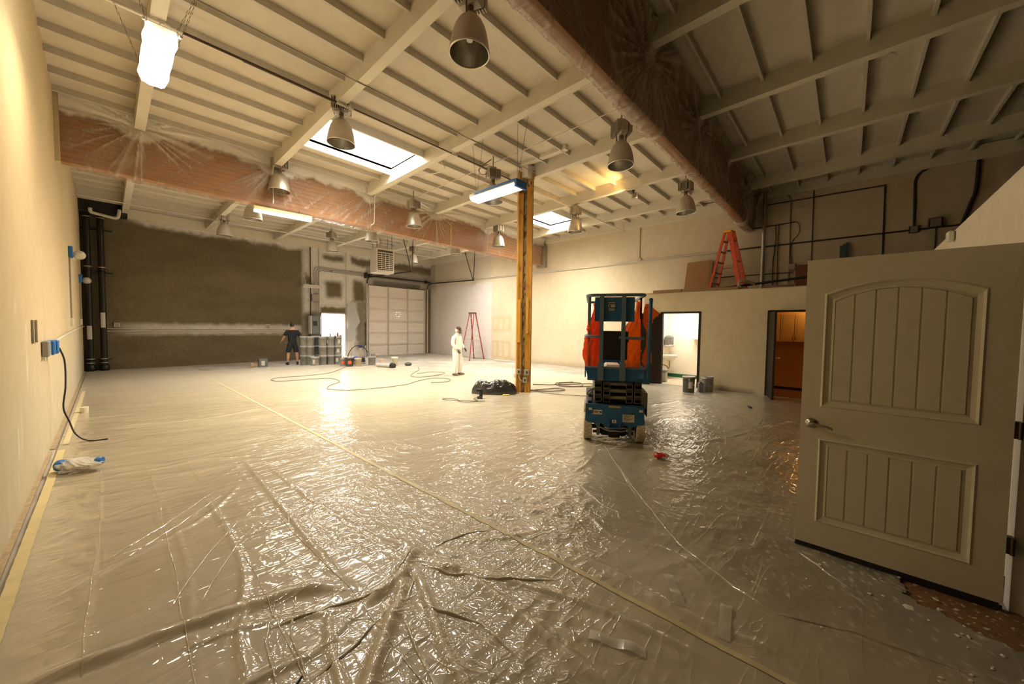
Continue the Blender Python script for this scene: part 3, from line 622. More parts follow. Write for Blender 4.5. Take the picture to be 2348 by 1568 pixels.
# tracks with horizontal runs hung from the roof
for x0, nm, hz in ((-.09, 'left', 3.8), (W_+.09, 'right', 3.7)):
    t = thing('door_track', {'left':'steel track on the left side of the loading door, curving back under the roof', 'right':'steel track on the right side of the loading door, by the white primed board'}[nm], 'rail', (8.34+x0, 16.72, 0))
    zt = 3.42; c = arc((0, -.28, zt-.0), .28, 0, PI/2, 6, 'yz')
    MB().bar((0,0,0), (0,0,zt), .05, .04, (0,1,0)).build('upright', M_gal, t)
    MB().tube(c, .026, 6).bar((0,-.28,zt+.28), (0,-hz,zt+.22), .045, .045).build('horizontal_track', M_drk, t)
    MB().bar((0,-hz+.02,zt+.22), (.0,-hz-.05,5.0), .035, .012, (1,0,0)).build('hanger', M_drk, t)
    MB().bar((0,-hz+.05,zt+.22), (-.0,-hz+.65,5.0), .035, .012, (1,0,0)).build('hanger', M_drk, t)
MB().cyl((8.2, 16.62, 3.78), (11.7, 16.62, 3.78), .03).cyl((8.3, 16.62, 3.78), (8.42, 16.62, 3.78), .08, n=14).cyl((11.4, 16.62, 3.78), (11.52, 16.62, 3.78), .08, n=14).box(8.14,8.2,16.55,16.8,3.66,3.9).build('spring_shaft', M_drk, label='dark counterbalance shaft with drums above the loading door', cat='shaft')
# exit door frame
MB().box(6.19, 6.235, 16.76, 16.86, 0, 1.99).build('trim_6', mat('brown_jamb', (.28,.15,.09), .6), kind='structure')
MB().box(7.235, 7.28, 16.76, 16.86, 0, 1.99).box(6.19, 7.28, 16.76, 16.86, 1.945, 1.99).build('trim_7', M_gal, kind='structure')
# ================================================================== HIGH-BAY LAMPS
M_alu = mat('dull_aluminium', (.62,.57,.48), .38, .75, var=.10, vs_=7)
M_alui = mat('spun_reflector', (.72,.68,.60), .30, .85, var=.06, vs_=3)
M_hou = mat('dusty_housing', (.42,.37,.29), .6, .4, var=.12, vs_=10)
M_mesh = mat('prismatic_dusty', (.50,.45,.38), .45, .1, var=.1)
def highbay(kind):
    t = thing('high_bay_lamp', '-', 'lamp', group=None)
    out = [(.2,0),(.197,.05),(.188,.11),(.174,.18),(.153,.25),(.122,.31),(.08,.355),(.045,.375),(.035,.40)]
    inn = [(.030,.385),(.042,.362),(.076,.343),(.117,.30),(.147,.243),(.168,.176),(.182,.108),(.191,.05),(.193,0)]
    m = MB().lathe(out, 32, cap=False)
    m.build('reflector', M_alu if kind else M_mesh, t)
    MB().lathe(inn, 32, cap=False).build('reflector_lining', M_alui, t)
    MB().lathe([(.199,-.006),(.206,-.002),(.206,.006),(.199,.010),(.192,.008),(.192,-.004),(.199,-.006)], 32, cap=False).build('rim', M_alui, t)
    MB().lathe([(.03,.13),(.04,.17),(.04,.26),(.018,.32),(.018,.37)], 12).build('bulb', mat('clear_bulb', (.8,.78,.7), .15, spec=.8), t)
    m = MB().cyl((0,0,.39), (0,0,.47), .034)
    for a in (0, PI): m.cyl((.075*math.cos(a), .075*math.sin(a), .36), (.085*math.cos(a), .085*math.sin(a), .48), .010, n=6)
    m.build('neck', mat('brown_socket', (.16,.11,.06), .5), t)
    h = MB().box(-.075, .075, -.13, .13, .46, .68, .03)
    for k in range(9):
        y = -.12+.03*k; h.box(-.125, -.07, y-.005, y+.005, .47, .65).box(.07, .125, y-.005, y+.005, .47, .65)
    h.box(-.05, .05, -.05, .05, .68, .71); h.build('ballast_housing', M_hou, t)
    return t
HB = [(2.5,2.9,4.21,'nearest the camera, at the top of the picture',0), (2.5,5.89,4.28,'hanging in front of the large skylight',1), (2.5,8.9,4.26,'hanging in front of the far film-wrapped beam, above the warm strip light',1),
 (2.5,10.99,4.06,'just behind the left end of the warm strip light',0), (2.5,14.24,4.16,'in the far bay, leftmost against the dark wall',0), (5.5,13.75,4.10,'in the far bay above the electrical panel',0),
 (5.5,10.81,4.02,'in dusty cover left of the unit heater',0), (5.5,8.52,4.09,'in front of the far beam midway between skylight and column',1), (8.6,10.66,4.08,'just under the far beam, right of the unit heater',0),
 (8.6,8.46,4.08,'just left of the column, against the far beam',1), (8.6,13.41,4.07,'right behind the loading door track hangers, smallest of all',0), (5.5,5.59,4.09,'partly hidden by the blue-ended strip light',1),
 (8.6,5.56,4.08,'just right of the column by the small skylight',1), (5.5,2.74,4.05,'right of the column, under the near beam',0), (8.6,2.72,4.04,'rightmost, above the office box',0)]
lampA = None
for i, (x, y, z, lb_, k) in enumerate(HB):
    t = highbay(k) if i < 2 else copy_tree(L0 if k == 0 else L1)
    if i == 0: L0 = t
    if i == 1: L1 = t
    t.location = (x, y, z); t.rotation_euler = (R(rn.uniform(-1.5,1.5)), R(rn.uniform(-1.5,1.5)), R(20+37*i)); t['label'] = 'domed high-bay lamp '+lb_; t['group'] = 'high-bay lamps in rows under the roof'
    top = pur(y) if x == 2.5 else deck(y)
    MB().cyl((0,0,.70), (0,0,top-z+.0), .011, n=6).build('hanging_rod', mat('rod_steel', (.30,.25,.18), .5, .4), t)
# ================================================================== STRIP LIGHTS
M_tube = mat('lit_tube', (1,.93,.76), .4, emit=16)
M_tubec = mat('lit_tube_cool', (1,.97,.92), .4, emit=14)
M_white = mat('white_enamel', (.75,.70,.60), .5)
M_chain = mat('chain_steel', (.20,.17,.12), .5, .6)
def chain(mb, a, b):
    a = Vector(a); b = Vector(b); n = max(6, int((b-a).length/.045))
    for k in range(n):
        p = a.lerp(b, (k+.1)/n); q = a.lerp(b, (k+.9)/n); o = Vector((.006,0,0)) if k % 2 else Vector((0,.006,0))
        mb.cyl(p-o, q-o, .0022, n=4, cap=False); mb.cyl(p+o, q+o, .0022, n=4, cap=False)
# A: wide plastic-bagged fixture hung on chains near the left wall, long side along the room
t = thing('strip_light', 'wide lit strip light in a plastic bag, hung by chains near the left wall', 'light', (.395, 5.10, 4.05))
zt = deck(5)-4.05
MB().box(-.10, .10, -.46, .46, .04, .10, .01).build('fixture_body', M_white, t)
bag = MB(); Xs = np.linspace(-1, 1, 9); Ys = np.linspace(-1, 1, 25)
A, B = np.meshgrid(Xs, Ys, indexing='ij'); Zb = -.03*(1-A**2)+.012*fbm(A*3, B*5, 2); Zb = np.where(np.abs(A) > .95, .06, Zb)
me = grid_mesh('plastic_bag', np.stack([A*(.115+.010*perlin(B*3+2, B*0)+.004*np.sin(B*9)), B*.50, Zb], -1)); link('plastic_bag', me, M_tube, t)
MB().cyl((-.12,-.47,.08), (-.12,-.52,.06), .012, n=6).cyl((.12,-.47,.05), (.12,-.53,.03), .012, n=6).build('bag_knot', mat('bag_plastic', (.85,.80,.70), .4), t)
for (x, y, X2, Y2) in ((-.09,-.42,-.3,-.25),(.09,-.42,.42,-.65),(-.09,.42,-.42,.3),(.09,.42,.36,.0)): mb = MB(); chain(mb, (x,y,.08), (X2,Y2,zt-.1)); mb.build('chain', M_chain, t)
light('strip_light_glow', 'AREA', (.395, 5.10, 3.98), 34, SOFT, .22, .95)
# B: warm strip under the far beam
t = thing('strip_light', 'warm lit strip light hung just below the far film-wrapped beam', 'light', (2.62, 9.05, 3.83), R(-4))
MB().box(-.54, .54, -.05, .05, .0, .065, .01).box(-.54, .54, -.03, .11, .06, .075).build('fixture_body', mat('yellow_lit_enamel', (.80,.68,.35), .5), t)
MB().tube([(-.53,-.02,-.02),(.53,-.02,-.02)], .028, 10).build('lamp_tube', M_tube, t)
MB().tube([(-.53,.035,-.02),(.53,.035,-.02)], .024, 10).build('lamp_tube', M_tube, t)
MB().cyl((-.3,0,.07), (-.3,0,.16), .008).cyl((.3,0,.07), (.3,0,.16), .008).build('hanger', M_chain, t)
light('strip_light_glow', 'AREA', (2.62, 8.98, 3.74), 15, WARM, 1.05, .1)
# C: cool strip with blue taped end, near the column
t = thing('strip_light', 'white strip light with blue taped end, hung on wires left of the column', 'light', (4.86, 4.86, 3.92))
zt = deck(4.9)-3.92
MB().box(-.13, .13, -.60, .60, .03, .09, .01).build('fixture_body', M_white, t)
MB().add([(-.125,-.59,.03),(.125,-.59,.03),(.125,.59,.03),(-.125,.59,.03),(-.09,-.57,-.03),(.09,-.57,-.03),(.09,.57,-.03),(-.09,.57,-.03)],
   [(0,1,5,4),(1,2,6,5),(2,3,7,6),(3,0,4,7),(4,5,6,7)]).build('diffuser', M_tubec, t)
M_blue = mat('blue_tape', (.02,.15,.45), .5, var=.15, vs_=20)
MB().box(-.136, .136, -.62, -.56, -.035, .096, .006).build('tape_wrap', M_blue, t)
MB().box(-.137, -.128, -.56, .45, .055, .096).box(.128, .137, -.56, .35, .06, .094).build('tape_wrap', M_blue, t)
for (x, y, x2, y2) in ((.0,-.52,.0,-.75),(.0,-.52,.12,-.40),(.0,.52,-.05,.30),(.0,.52,.05,.72)): mb = MB(); chain(mb, (x,y,.09), (x2,y2,zt-.02)); mb.build('chain', M_chain, t)
light('strip_light_glow', 'AREA', (4.86, 4.86, 3.86), 24, (1,.90,.72), .18, 1.1, spread=R(150))
# D: small fixture on the far wall
t = thing('strip_light', 'small white strip light with reflector on the far wall, above the electrical panel', 'light', (5.78, 16.6, 3.0))
MB().add([(-.34,-.10,0),(.34,-.10,0),(.30,-.03,.09),(-.30,-.03,.09),(-.34,.12,0),(.34,.12,0),(.30,.05,.09),(-.30,.05,.09)], [(0,1,2,3),(4,7,6,5),(3,2,6,7),(0,3,7,4),(1,5,6,2)]).build('reflector', mat('white_reflector', (.80,.76,.68), .5), t)
MB().box(-.28, .28, -.03, .05, .09, .12).cyl((-.2,.01,.12), (-.2,.19,.5), .008).cyl((.2,.01,.12), (.2,.19,.5), .008).build('fixture_body', M_white, t)
MB().tube([(-.3,-.02,.03),(.3,-.02,.03)], .018, 8).build('lamp_tube', mat('weak_tube', (1,.95,.85), emit=1.2), t)
# flood lamp on the fourth purlin, aimed up at the roof
t = thing('flood_lamp', 'small metal flood lamp clamped under a purlin, lighting the roof amber', 'lamp', (8.58, 3.93, 4.66), R(35))
MB().box(-.06,.06,-.045,.045,-.05,.05,.012).build('lamp_body', M_hou, t)
MB().cyl((0,0,.05), (0,0,.13), .012).box(-.04,.04,-.03,.03,.12,.14).build('bracket', M_drk, t)
MB().lathe([(.03,-.045),(.05,-.09),(.053,-.10)], 14, axis='y', cap=False).build('lamp_hood', M_alui, t)
# ================================================================== UNIT HEATER
t = thing('unit_heater', 'boxy beige unit heater hung from the roof in the far bay', 'heater', (7.36, 13.4, 3.52), R(-6))
M_heat = mat('heater_enamel', (.62,.55,.45), .5, var=.05)
MB().box(-.36,.36,.0,.62,0,.93,.015).build('heater_case', M_heat, t)
MB().box(-.30,.30,-.012,.0,.10,.86).build('louver_opening', mat('heater_dark', (.07,.06,.05), .6), t)
for k in range(8): MB().box(-.29,.29,-.035,-.005,.13+k*.075,.155+k*.075).build('louver', M_heat, t)
for x in (-.15,0,.15): MB().box(x-.008,x+.008,-.03,-.01,.12,.72).build('louver_bar', M_heat, t)
MB().box(-.30,.30,-.03,-.005,.74,.77).build('louver', M_heat, t)
for x, y in ((-.3,.1),(.3,.1),(-.3,.5),(.3,.5)): MB().cyl((x,y,.93),(x,y,1.485),.01).build('hanger', M_chain, t)
MB().cyl((-.12,.3,.93),(-.12,.3,1.30),.10, n=16).build('flue', M_alu, t)
# ================================================================== PIPES AND CONDUITS
M_pp = mat('painted_conduit', (.72,.66,.55), .5, var=.06)
M_pd = mat('dark_sprinkler_pipe', (.09,.055,.035), .5, .3, var=.15)
M_gp = mat('grey_conduit', (.34,.30,.25), .45, .4, var=.1)
M_gd = mat('dark_conduit', (.05,.042,.035), .5, .3)
def pipe(name, pts, r, m, label, n=8, cat='pipe', group=None): return MB().tube(pts, r, n).build(name, m, label=label, cat=cat, group=group)
def elbow(*pts, r=.12):
    """round the corners of a polyline"""
    P = [Vector(p) for p in pts]; out = [P[0]]
    for i in range(1, len(P)-1):
        a = (P[i-1]-P[i]); b = (P[i+1]-P[i]); q = min(r, a.length*.45, b.length*.45); a.normalize(); b.normalize()
        for k in range(6):
            t = k/5; out.append((P[i]+a*q)*(1-t)**2+P[i]*2*t*(1-t)+(P[i]+b*q)*t*t)
    return out+[P[-1]]
zs_ = pur(5.72)-.035
t = thing('sprinkler_pipe', 'long sprinkler pipe crossing under the purlins of the middle bay, dark where unpainted', 'pipe', (0,5.72,zs_))
MB().tube([(XL+.03,0,.0),(XR-.03,0,-.02)], .018, 8).build('pipe_run', M_pp, t)
for a, b in ((.66,2.36),(2.62,4.5),(4.62,6.2)): MB().tube([(a,0,0),(b,0,-.004)], .0195, 8).build('unpainted_length', M_pd, t)
for x in (.47,2.5,4.55,6.56,8.6,10.6): MB().tube([(x,-.02,.03),(x,-.02,-.02),(x,.02,-.02),(x,.02,.03)], .006, 5).lathe([(.028,-.025),(.028,.025)], 10, (x+.06,0,0), 'x').build('pipe_hanger', M_pp, t)
pipe('conduit', [(XL+.05,5.1,pur(5.1)-.01),(4.6,5.1,pur(5.1)-.01),(6.3,5.12,pur(5)-.02)], .008, M_gp, 'thin grey conduit parallel to and nearer than the sprinkler pipe', 6, 'conduit')
pipe('conduit', elbow((2.42-.02,2.3,pur(2.3)+.03),(2.40,8.8,pur(8.8)+.03),(2.40,8.96,4.7),(2.40,8.96,4.05),(2.38,8.9,3.98)), .012, M_pp, 'painted conduit along the second purlin, turning down the face of the far beam', 6, 'conduit')
pipe('conduit', elbow((4.60,2.4,pur(2.4)+.01),(4.60,8.9,pur(8.9)+.01),(4.62,8.97,4.05),(4.5,8.90,3.98)), .012, M_pp, 'painted conduit along the third purlin, ending down the far beam above the strip light', 6, 'conduit')
pipe('conduit', elbow((5.62,2.2,deck(2.2)-.13),(5.60,8.7,deck(8.7)-.13),(5.6,8.93,4.72)), .010, M_pp, 'painted conduit carrying the middle row of high-bay lamps', 6, 'conduit')
pipe('conduit', elbow((8.53,2.3,pur(2.3)+.0),(8.53,8.9,pur(8.9)+.0),(8.55,8.96,4.6),(8.55,8.96,3.98)), .011, M_pp, 'painted conduit along the fifth purlin, right of the column', 6, 'conduit')
pipe('flexible_cable', spline([(5.47,5.62,deck(5.6)-.12),(5.25,5.75,deck(5.6)-.35),(5.3,5.7,4.62),(5.5,5.6,4.75)], 6), .010, M_gp, 'grey flexible cable looping down to the lamp behind the blue-ended strip light', 6, 'cable')
pipe('flexible_cable', spline([(4.62,6.2,pur(6)+.0),(4.75,6.25,pur(6)-.12),(4.7,6.7,pur(6)-.10),(4.62,7.2,pur(7)+.01)], 6), .009, M_pp, 'short white cable sagging under the third purlin beside the large skylight', 6, 'cable')
# sprinkler line and black standpipes in the far left corner
def standpipe(x, label):
    t = thing('standpipe', label, 'pipe', (x, 16.62, .0))
    M_bp = mat('black_pipe', (.015,.014,.013), .35, .2, var=.3, vs_=4)
    MB().tube([(0,0,.10),(0,0,4.66)], .072, 16).build('pipe_run', M_bp, t)
    M_sh = mat('pale_coupling', (.42,.38,.32), .4, .3)  # some couplings are paler than the pipe
    for z in (.36,.24,2.98,3.1,4.25,4.56): MB().lathe([(.080,z-.016),(.084,z),(.080,z+.016)], 16).build('coupling', M_sh if z in (.24,.36,3.1,4.56) else M_bp, t)
    MB().lathe([(.10,0),(.11,.05),(.10,.16),(.075,.2)], 16).build('pipe_foot', M_bp, t)
    MB().lathe([(.0735,.95+.35*(x>-.2)),(.0735,1.35+.4*(x>-.2))], 8, a0=-2.4, a1=-.9, cap=False).build('overspray_mark', mat('overspray', (.60,.56,.50), .7), t)
standpipe(-.335, 'left of two black standpipes in the far left corner'); standpipe(-.06, 'right of two black standpipes in the far left corner')
MB().box(-.46,.18,16.70,16.75,4.20,4.235).box(-.46,.18,16.70,16.75,2.93,2.965).box(-.20,.10,16.66,16.72,.33,.36).build('pipe_clamp_rail', M_drk, label='dark clamp rails behind the two black standpipes', cat='bracket')
MB().box(-.46,.50,16.2,16.78,4.66,5.0).build('trim_8', mat('recess_shade', (.02,.018,.016), .8), kind='structure')  # solid black box standing in for the dark hollow up here
pipe('bent_pipe', elbow((-.24,16.12,4.72),(-.24,16.12,4.60),(.30,16.12,4.52),(.34,16.12,4.80),r=.1), .042, M_pp, 'cream U-shaped pipe under the roof in the far left corner', 10)
pipe('sprinkler_branch', [(XL+.03,14.6,4.70),(2.5,14.6,4.66),(6.1,14.6,4.66),(10.6,14.6,4.68)], .016, M_pp, 'painted branch pipe crossing the far bay just below the roof', 6)
# far wall conduits
pipe('conduit', [(-.1,16.77,1.26),(5.45,16.77,1.26)], .014, M_pp, 'upper painted conduit along the far dark wall', 6, 'conduit')
pipe('conduit', [(-.1,16.77,1.19),(5.45,16.77,1.19)], .012, M_pp, 'lower painted conduit along the far dark wall', 6, 'conduit')
def jbox(loc, s, label, m=None, rz=0, d=.05):
    t = thing('junction_box', label, 'electrical box', loc, rz)
    MB().box(-s/2,s/2,-d,0,-s/2,s/2,.005).build('box_body', m or M_pp, t)
    MB().box(-s*.38,s*.38,-d-.006,-d,-s*.42,s*.42).build('cover_plate', M_gp, t); return t
jbox((.22,16.79,1.38), .13, 'square box over the conduits at the left end of the far wall')
jbox((4.25,16.79,1.40), .12, 'square box over the conduits left of the person in black')
pipe('conduit', elbow((5.80,16.74,4.98),(5.80,16.74,1.86)), .022, M_gd, 'black vertical pipe on the far wall from the roof to the electrical panel', 8, 'conduit')
for k, x in enumerate((5.94,6.02,6.10)):
    pipe('conduit', elbow((x,16.75,1.86),(x,16.75,3.92-.07*k),(9.2,16.75,3.86-.07*k),(11.8,16.70,3.80-.06*k),r=.22), .013, M_gp, ['leftmost','middle','rightmost'][k]+' of three conduits bending from the panel over the exit and loading doors', 6, 'conduit')
pipe('conduit', elbow((6.14,16.76,4.9),(6.14,16.76,1.86)), .010, M_gp, 'thin straight conduit right of the bent conduits on the far wall', 6, 'conduit')
pipe('conduit', elbow((6.3,16.76,4.72),(7.31,16.76,4.72),(7.31,16.76,2.36),(7.31,16.76,2.30),r=.1), .013, M_pp, 'painted conduit dropping between exit door and loading door', 6, 'conduit')
pipe('conduit', elbow((5.86,16.76,2.32),(7.62,16.76,2.32),(7.70,16.76,1.4),r=.1), .010, M_pp, 'thin conduit running level just above the exit door', 6, 'conduit')
pipe('conduit', [(8.18,16.74,.0),(8.18,16.74,1.6)], .016, M_gd, 'dark conduit beside the left track of the loading door', 6, 'conduit')
MB().lathe([(.06,0),(.06,.03),(.045,.05)], 14, (6.66,16.76,3.80), 'y').build('round_alarm', M_gp, label='small round alarm box high on the far wall above the exit door', cat='alarm')
# electrical panel
t = thing('electrical_panel', 'grey electrical panel on the far wall beside the exit door', 'electrical panel', (5.94,16.79,1.46))
M_gb = mat('panel_grey', (.17,.18,.185), .45, .2)
MB().box(-.22,.22,-.12,0,-.40,.40,.01).build('cabinet', M_gb, t)
MB().box(-.14,.14,-.135,-.12,-.33,.33).build('panel_cover', mat('panel_face', (.21,.22,.22), .45), t)
MB().box(-.08,-.005,-.14,-.13,-.05,.16).box(.005,.08,-.14,-.13,-.05,.16).build('breaker_group', mat('breaker_black', (.02,.02,.02), .4), t)
MB().box(-.25,-.215,-.36,-.10,-.38,.36).build('panel_door', mat('panel_door_white', (.72,.70,.64), .5), t)
MB().box(-.15,.12,-.06,0,-.72,-.42).build('lower_trough', M_gb, t)
jbox((5.98,16.78,2.60), .30, 'grey trough box on the conduits above the electrical panel', M_gp, d=.10)
# torn white sheet on the far wall, right of the exit door
X_ = np.array([[(7.33,.95),(7.40,.80),(7.55,.75)],[(7.30,1.4),(7.5,1.3),(7.66,1.25)],[(7.30,1.8),(7.55,1.75),(7.88,1.62)],[(7.33,2.2),(7.5,2.2),(7.75,2.15)],[(7.36,2.5),(7.45,2.45),(7.62,2.52)]])
P = np.zeros((5,3,3)); P[...,0] = X_[...,0]; P[...,2] = X_[...,1]; P[...,1] = 16.74-.04*np.array([[0,1,0],[1,0,1.5],[0,1.5,2.5],[1,0,1],[0,.5,0]])
link('hanging_sheet', grid_mesh('hanging_sheet', P), mat('milky_sheet', (.70,.70,.68), .5, transl=.3), label='torn white plastic sheet hanging right of the exit door', cat='plastic sheet')
# ---- right wall conduits, boxes, studs
pipe('conduit', elbow((XR-.03,16.6,3.76),(XR-.03,6.9,3.70),(XR-.03,2.6,3.71)), .016, M_pp, 'upper of the paired conduits along the right wall', 6, 'conduit')
pipe('conduit', [(XR-.03,2.6,3.71),(XR-.03,-2.3,3.71)], .018, M_gd, 'dark level conduit along the right wall above the office roof', 6, 'conduit')
pipe('conduit', elbow((XR-.03,16.6,3.70),(XR-.03,2.4,3.66)), .013, M_pp, 'lower of the paired conduits along the right wall', 6, 'conduit')
pipe('conduit', [(XR-.02,5.15,pur(5)-.02),(XR-.02,5.15,3.78)], .010, M_gp, 'short vertical conduit high on the right wall above the lift', 6, 'conduit'); jbox((XR-.005,5.15,3.74), .12, 'small white box on the right wall conduits above the lift', rz=R(-90))
pipe('conduit', elbow((XR-.02,16.3,4.72),(XR-.02,16.3,3.78)), .018, M_pp, 'vertical conduit on the right wall by the far corner', 6, 'conduit')
pipe('vent_stack', [(XR-.10,1.74,2.46),(XR-.10,1.74,5.1)], .045, mat('galvanised_pipe', (.50,.48,.40), .35, .7, var=.1), 'tall galvanised vent pipe standing on the office box', 14)
pipe('conduit', elbow((XR-.02,1.70,4.80),(XR-.02,-.50,4.78)), .012, M_gd, 'dark level conduit high on the right wall, right of the vent pipe', 6, 'conduit')
pipe('conduit', [(XR-.02,-.50,4.80),(XR-.02,-.52,2.9)], .016, M_gd, 'dark vertical conduit on the right wall above the white door', 6, 'conduit')
pipe('conduit', elbow((XR-.02,2.0,5.02),(XR-.02,1.20,5.02),(XR-.02,1.18,2.7),r=.25), .014, M_gp, 'conduit with a round bend right of the vent pipe', 6, 'conduit')
pipe('conduit', [(XR-.02,.75,5.1),(XR-.02,.73,2.9)], .011, M_gd, 'thin vertical conduit above the left edge of the white door', 6, 'conduit')
pipe('conduit', [(XR-.02,2.2,4.22),(XR-.02,1.10,4.25)], .014, M_gd, 'short dark level conduit behind the vent pipe', 6, 'conduit')
pipe('conduit', elbow((XR-.02,-.98,3.76),(XR-.02,-.95,4.98),(XR-.02,-2.9,5.05),r=.28), .022, M_gd, 'thick dark conduit bending right near the top of the right wall', 8, 'conduit')
pipe('conduit', [(XR-.03,2.9,2.98),(XR-.03,1.1,2.98)], .012, M_gd, 'thin dark pipe low behind the orange stepladder', 6, 'conduit')
pipe('cable', spline([(XR-.03,-1.82,5.1),(XR-.04,-1.80,4.4),(XR-.04,-1.74,4.1),(XR-.04,-1.62,3.6)], 6), .03, M_gd, 'thick black cable hanging down the right wall behind the partition', 8, 'cable')
pipe('cable', spline([(XR-.04,1.50,4.25),(XR-.05,1.48,3.8),(XR-.04,1.52,3.2),(XR-.04,1.5,2.5)], 6), .010, M_gd, 'left of two brown cables dropping between vent pipe and conduit', 6, 'cable')
pipe('cable', spline([(XR-.04,1.42,4.25),(XR-.05,1.43,3.6),(XR-.04,1.41,2.5)], 6), .010, M_gd, 'right of two brown cables dropping between vent pipe and conduit', 6, 'cable')
pipe('cable', spline([(XR-.04,1.2,4.25),(XR-.06,1.02,4.2),(XR-.06,1.0,3.95),(XR-.04,1.15,3.7),(XR-.04,1.12,3.2),(XR-.06,1.0,2.95),(XR-.05,1.05,2.7)], 6), .009, M_gd, 'looping cable beside the round-bend conduit on the right wall', 6, 'cable')
jbox((XR-.005,-.98,3.72), .15, 'dark box where the thick conduit meets the level conduits', M_gd, rz=R(-90)); jbox((XR-.005,-1.28,3.80), .20, 'black square box at the right end of the level conduits', M_gd, rz=R(-90), d=.12)
jbox((XR-.005,1.12,3.12), .15, 'grey box at the foot of the conduits on the right wall', M_gp, rz=R(-90)); jbox((XR-.005,1.06,2.86), .11, 'smaller grey box under the first on the right wall', M_gp, rz=R(-90))
pipe('conduit', [(XR-.03,-1.30,3.7),(XR-.03,-1.30,3.1)], .012, M_gd, 'short conduit dropping below the black square box', 6, 'conduit')
for k in range(3): MB().bar((XR-.2-.02*k,.06+.055*k,2.5),(XR-.06,.08+.055*k,3.58-.03*k),.045,.05).build('metal_stud', mat('blue_grey_stud', (.10,.17,.19), .4, .5), label=['left','middle','right'][k]+' of three blue-grey metal studs leaning on the right wall', cat='stud')
MB().box(XR-.4,XR-.03,.30,1.0,2.46,3.10).build('wooden_crate', mat('dark_red_wood', (.22,.075,.03), .6, var=.25), label='dark reddish wooden box on the office roof beside the white door', cat='box')
# ================================================================== BIG WHITE DOOR (open leaf beside the camera)
LW, LH, LT = .885, 1.925, .045
d = thing('panelled_door', 'big open off-white door with arched plank panels and lever handle, at the right', 'door', (3.2, .216, .045), R(-90))
# local: x along the leaf from lock edge to hinge edge, -y towards the camera
M_dw = mat('door_enamel', (.74,.67,.51), .42, var=.02, vs_=3, bump=.06, bs=120, spec=.4)
def arch(x0, x1, zb, zt, rise, n=14, inset=0):
    pts = [(x0+inset, zb+inset), (x1-inset, zb+inset)]
    for i in range(n+1):
        t = i/n; x = x1-inset+(x0-x1+2*inset)*t; pts.append((x, zt-inset+rise*(1-(2*t-1)**2)))
    return pts
UP = (.098, .775, .945, 1.700, .075); LO = (.098, .775, .165, .735, 0.0)
def ring(outer, inner, y0, y1):
    n = len(outer); m = MB(); vs = [(x, y0, z) for x, z in outer]+[(x, y1, z) for x, z in inner]
    return m.add(vs, [(i, (i+1)%n, n+(i+1)%n, n+i) for i in range(n)])
# stiles and rails as a front skin with two openings
def skin(yf):
    m = MB(); a, b = UP[0], UP[1]
    def q(x0,x1,z0,z1): m.add([(x0,yf,z0),(x1,yf,z0),(x1,yf,z1),(x0,yf,z1)], [(0,1,2,3)])
    q(0,a,0,LH); q(b,LW,0,LH); q(a,b,0,LO[2]); q(a,b,LO[3],UP[2])
    top = arch(*UP)[2:]
    for i in range(len(top)-1):
        (x1,z1),(x0,z0) = top[i], top[i+1]; m.add([(x0,yf,z0),(x1,yf,z1),(x1,yf,LH),(x0,yf,LH)], [(0,1,2,3)])
    return m
m = skin(0); m.box(0, LW, .012, LT, 0, LH)
m.add([(0,0,0),(LW,0,0),(LW,LT,0),(0,LT,0),(0,0,LH),(LW,0,LH),(LW,LT,LH),(0,LT,LH)], [(0,1,2,3),(4,7,6,5),(0,3,7,4),(1,5,6,2)])
m.build('leaf', M_dw, d)
for nm, (x0,x1,z0,z1,ri) in (('upper', UP), ('lower', LO)):
    o0 = arch(x0,x1,z0,z1,ri); o1 = arch(x0,x1,z0,z1,ri,inset=.010); o2 = arch(x0,x1,z0,z1,ri,inset=.020); o3 = arch(x0,x1,z0,z1,ri,inset=.040); o4 = arch(x0,x1,z0,z1,ri,inset=.052)
    m = ring(o0,o1,0,-.007); 
    for a, b, ya, yb in ((o1,o2,-.007,.004),(o2,o3,.004,.011),(o3,o4,.011,.006)):
        n = len(a); m.add([(x,ya,z) for x,z in a]+[(x,yb,z) for x,z in b], [(i,(i+1)%n,n+(i+1)%n,n+i) for i in range(n)])
    m.build('panel_moulding', M_dw, d)
    X0, X1 = x0+.052, x1-.052; np_ = 6; pw = (X1-X0)/np_
    for k in range(np_):
        a, b = X0+k*pw+.0028, X0+(k+1)*pw-.0028
        def tz(x):
            t = (x-(x0+.052))/(x1-x0-.104); return z1-.052+ri*(1-(2*t-1)**2)
        mm = MB(); mm.add([(a,.012,z0+.052),(b,.012,z0+.052),(b,.012,tz(b)),(a,.012,tz(a)),(a+.003,.0055,z0+.054),(b-.003,.0055,z0+.054),(b-.003,.0055,tz(b)-.002),(a+.003,.0055,tz(a)-.002)],
            [(4,5,6,7),(0,1,5,4),(1,2,6,5),(2,3,7,6),(3,0,4,7)])
        mm.build('plank', M_dw, d)
M_nk = mat('satin_nickel', (.48,.42,.33), .28, 1)
hl = MB().lathe([(.034,-.001),(.034,-.006),(.029,-.012),(.014,-.016),(.012,-.045),(.012,-.05)], 24, (.058,0,.83), 'y').build('rosette', M_nk, d)
MB().tube(spline([(.050,-.047,.832),(.075,-.052,.834),(.105,-.054,.828),(.135,-.053,.828),(.158,-.050,.818),(.163,-.050,.808)], 5), [.011]*6+[.008]*14+[.009]*6, 10).build('lever_handle', M_nk, d)
MB().box(-.014,0,.012,.032,.815,.840).box(-.002,.001,.006,.038,.79,.87).build('latch_bolt', M_nk, d)
MB().box(.004, LW-.012, -.003, LT+.003, -.040, .003).box(.0, LW, -.006, 0, -.028, -.004).build('door_sweep', mat('black_rubber'), d)
M_hg = mat('dark_hinge', (.10,.07,.045), .4, .7)
